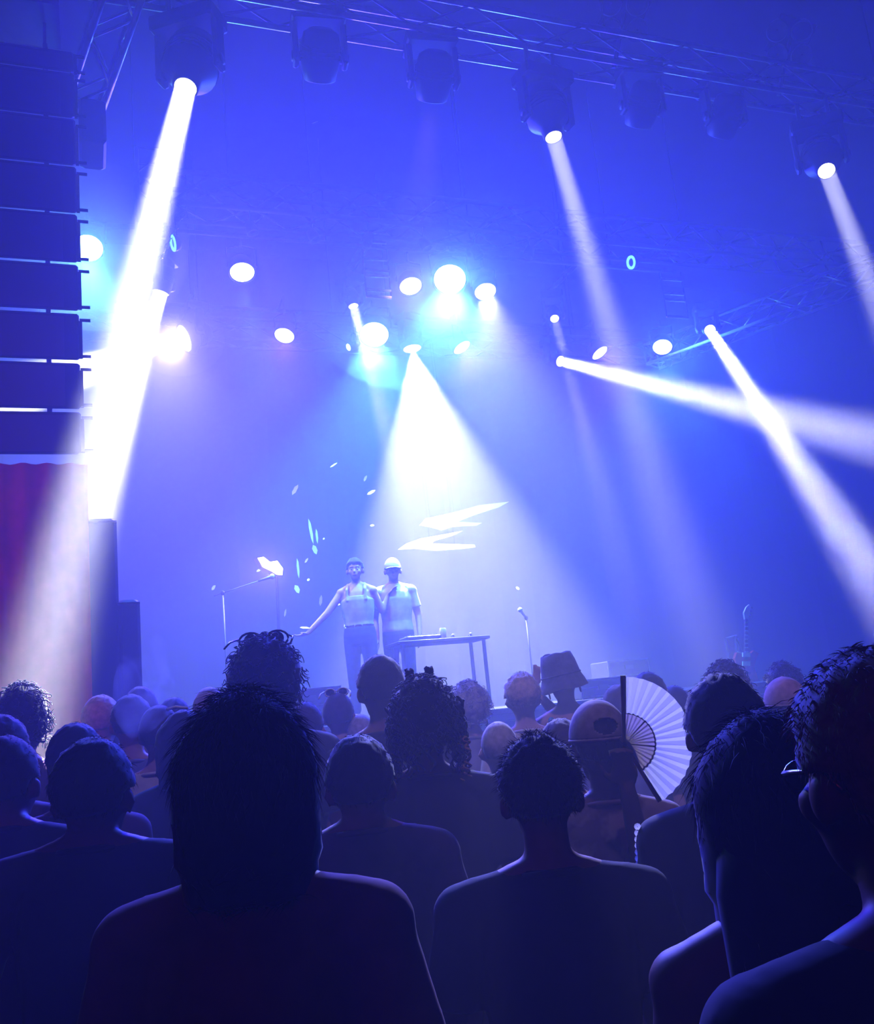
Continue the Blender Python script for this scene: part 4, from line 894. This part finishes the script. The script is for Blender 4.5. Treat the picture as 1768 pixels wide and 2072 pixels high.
for i, (x, y, ln, wd, an) in enumerate(CF):
    Y = 10.3 + (i * 37 % 10) * .12; K = Y * 1.06 / F; c = PY(x, y, Y); a = math.radians(an); u = (RT * math.cos(a) - UP * math.sin(a)) * ln * K / 2; v = (RT * math.sin(a) + UP * math.cos(a)) * wd * K / 2; n_ = -FW
    pts = [c - u - v * .3, c - u * .3 - v, c + u * .6 - v * .6, c + u + v * .2, c + u * .3 + v, c - u * .6 + v * .7]
    o = MB().prism([p + n_ * .02 * math.sin(k) for k, p in enumerate(pts)], n_, .004).build('confetti_piece', 'foil')
    tag(o, CL[i], 'confetti', 'silver confetti in the air')

# added lavender fill lamp out of view, brightens the backs of the mid crowd
h2 = thing('unseen_lamp', 'added lavender fill lamp under the roof above the crowd', 'lamp', (.6, .4, 8.6)); d2 = V((1.6, 4.0, -7.0)).normalized(); q2 = V((.6, .4, 8.6))
MB().lathe(q2 - d2 * .3, d2, [(0, .06), (.1, .13), (.3, .15), (.3, .14), (.27, .13)], 20).build('can', 'black_metal', h2, True)
MB().lathe(q2 - d2 * .03, d2, [(0, .13), (.01, .002)], 20, False).build('lens', 'lens_blue', h2, True)
MB().tube(q2 - d2 * .2, (.5, .2, 9.61), .02, n=8).build('hanger', 'black_metal', h2)
lamp_spot('unseen_light', h2, q2 + d2 * .12, d2, 40, P_FILL, (.66, .46, 1), .1, 1)
# dim red house lamp on the wall behind the viewer
hl = thing('unseen_lamp', 'dim red house lamp on the wall behind the crowd', 'lamp', (-3.5, -4.6, 4.5))
MB().lathe((-3.5, -4.95, 4.5), (0, 1, -.3), [(0, .06), (.1, .13), (.3, .15), (.3, .14), (.27, .13)], 20).build('can', 'black_metal', hl, True)
MB().lathe((-3.5, -4.69, 4.42), (0, 1, -.3), [(0, .13), (.01, .002)], 20, False).build('lens', 'lens_red', hl, True)
lamp_spot('unseen_light', hl, (-3.5, -4.55, 4.38), V((2.9, 10.5, -1.5)), 22, P_HOUSE * 15, (1, .07, .16), .1, 1); lamp_spot('unseen_light', hl, (-3.5, -4.55, 4.38), V((.25, 1, -.26)), 75, P_HOUSE * .5, (1, .05, .22), .1, 1)
# ================================================================== HAZE
hm = bpy.data.materials.new('haze'); hm.use_nodes = True; nt = hm.node_tree; nt.nodes.clear()
out = nt.nodes.new('ShaderNodeOutputMaterial'); s_ = nt.nodes.new('ShaderNodeVolumeScatter')
s_.inputs['Density'].default_value = HAZE_DENSITY; s_.inputs['Anisotropy'].default_value = HAZE_G; s_.inputs['Color'].default_value = (1, 1, 1, 1)
nt.links.new(s_.outputs[0], out.inputs['Volume'])
hz = MB().box((-8.89, -4.99, .005), (18.89, BACK - .15, 9.58)).build('haze', hm)
tag(hz, 'thin theatrical haze filling the hall and carrying the beams', 'haze', kind='stuff')
def bloom_volume(label, c, r, dens):  # added denser volumes that make a bloom-like halo round bright lamps
    m = bpy.data.materials.new('bloom_haze'); m.use_nodes = True; nt = m.node_tree; nt.nodes.clear()
    o_ = nt.nodes.new('ShaderNodeOutputMaterial'); v = nt.nodes.new('ShaderNodeVolumeScatter'); v.inputs['Density'].default_value = dens; v.inputs['Anisotropy'].default_value = .2
    nt.links.new(v.outputs[0], o_.inputs['Volume'])
    b = MB().ell((0, 0, 0), r, nu=40, nv=26); o = bpy.data.objects.new('haze', b.mesh('haze', m, True)); col.objects.link(o); o.location = c
    tag(o, label, 'haze', kind='stuff')
cc = PH(870, 615, 6.5); bloom_volume('wide added haze volume widening the glow of the cyan lamp cluster', cc, (1.55, 1.6, 1.0), .05); bloom_volume('added haze core imitating bloom round the brightest cyan lamp', PH(900, 575, 6.5), (.75, .8, .55), .14)
bloom_volume('added haze volume for the bloom of the flat-beam lamp behind the speaker array', PH(362, 688, 6.3), (.55, .6, .42), .14)
bloom_volume('added haze core for the bloom of the lamp left of the white cone', PH(757, 678, 6.45), (.6, .7, .45), .12); bloom_volume('added haze volume for the bloom of the lamp at the speaker array', PH(190, 503, 6.5), (.95, 1.0, .8), .10)

# puff of smoke above the crowd at the left
sm = bpy.data.materials.new('smoke'); sm.use_nodes = True; nt = sm.node_tree; nt.nodes.clear()
out = nt.nodes.new('ShaderNodeOutputMaterial'); v_ = nt.nodes.new('ShaderNodeVolumeScatter'); v_.inputs['Anisotropy'].default_value = .3
tc = nt.nodes.new('ShaderNodeTexCoord'); nz = nt.nodes.new('ShaderNodeTexNoise'); nz.inputs['Scale'].default_value = 5.5; nz.inputs['Detail'].default_value = 3; nz.inputs['Distortion'].default_value = 1.2
mr = nt.nodes.new('ShaderNodeMapRange'); mr.inputs['From Min'].default_value = .46; mr.inputs['From Max'].default_value = .72; mr.inputs['To Max'].default_value = 4.0
nt.links.new(tc.outputs['Object'], nz.inputs['Vector']); nt.links.new(nz.outputs['Fac'], mr.inputs['Value'])
nt.links.new(mr.outputs[0], v_.inputs['Density']); nt.links.new(v_.outputs[0], out.inputs['Volume'])
pc = PD(295, 1385, 3.9); mb = MB(); mb.ell((0, 0, 0), (.12, .10, .20), nu=20, nv=14); mb.v = [q * (1 + .25 * noise.noise(q * 9)) for q in mb.v]
so = bpy.data.objects.new('smoke', mb.mesh('smoke', sm, True)); col.objects.link(so); so.location = pc; so.rotation_euler = (0, .25, 0)
tag(so, 'wisp of pale smoke rising above the heads at the left', 'smoke', kind='stuff')
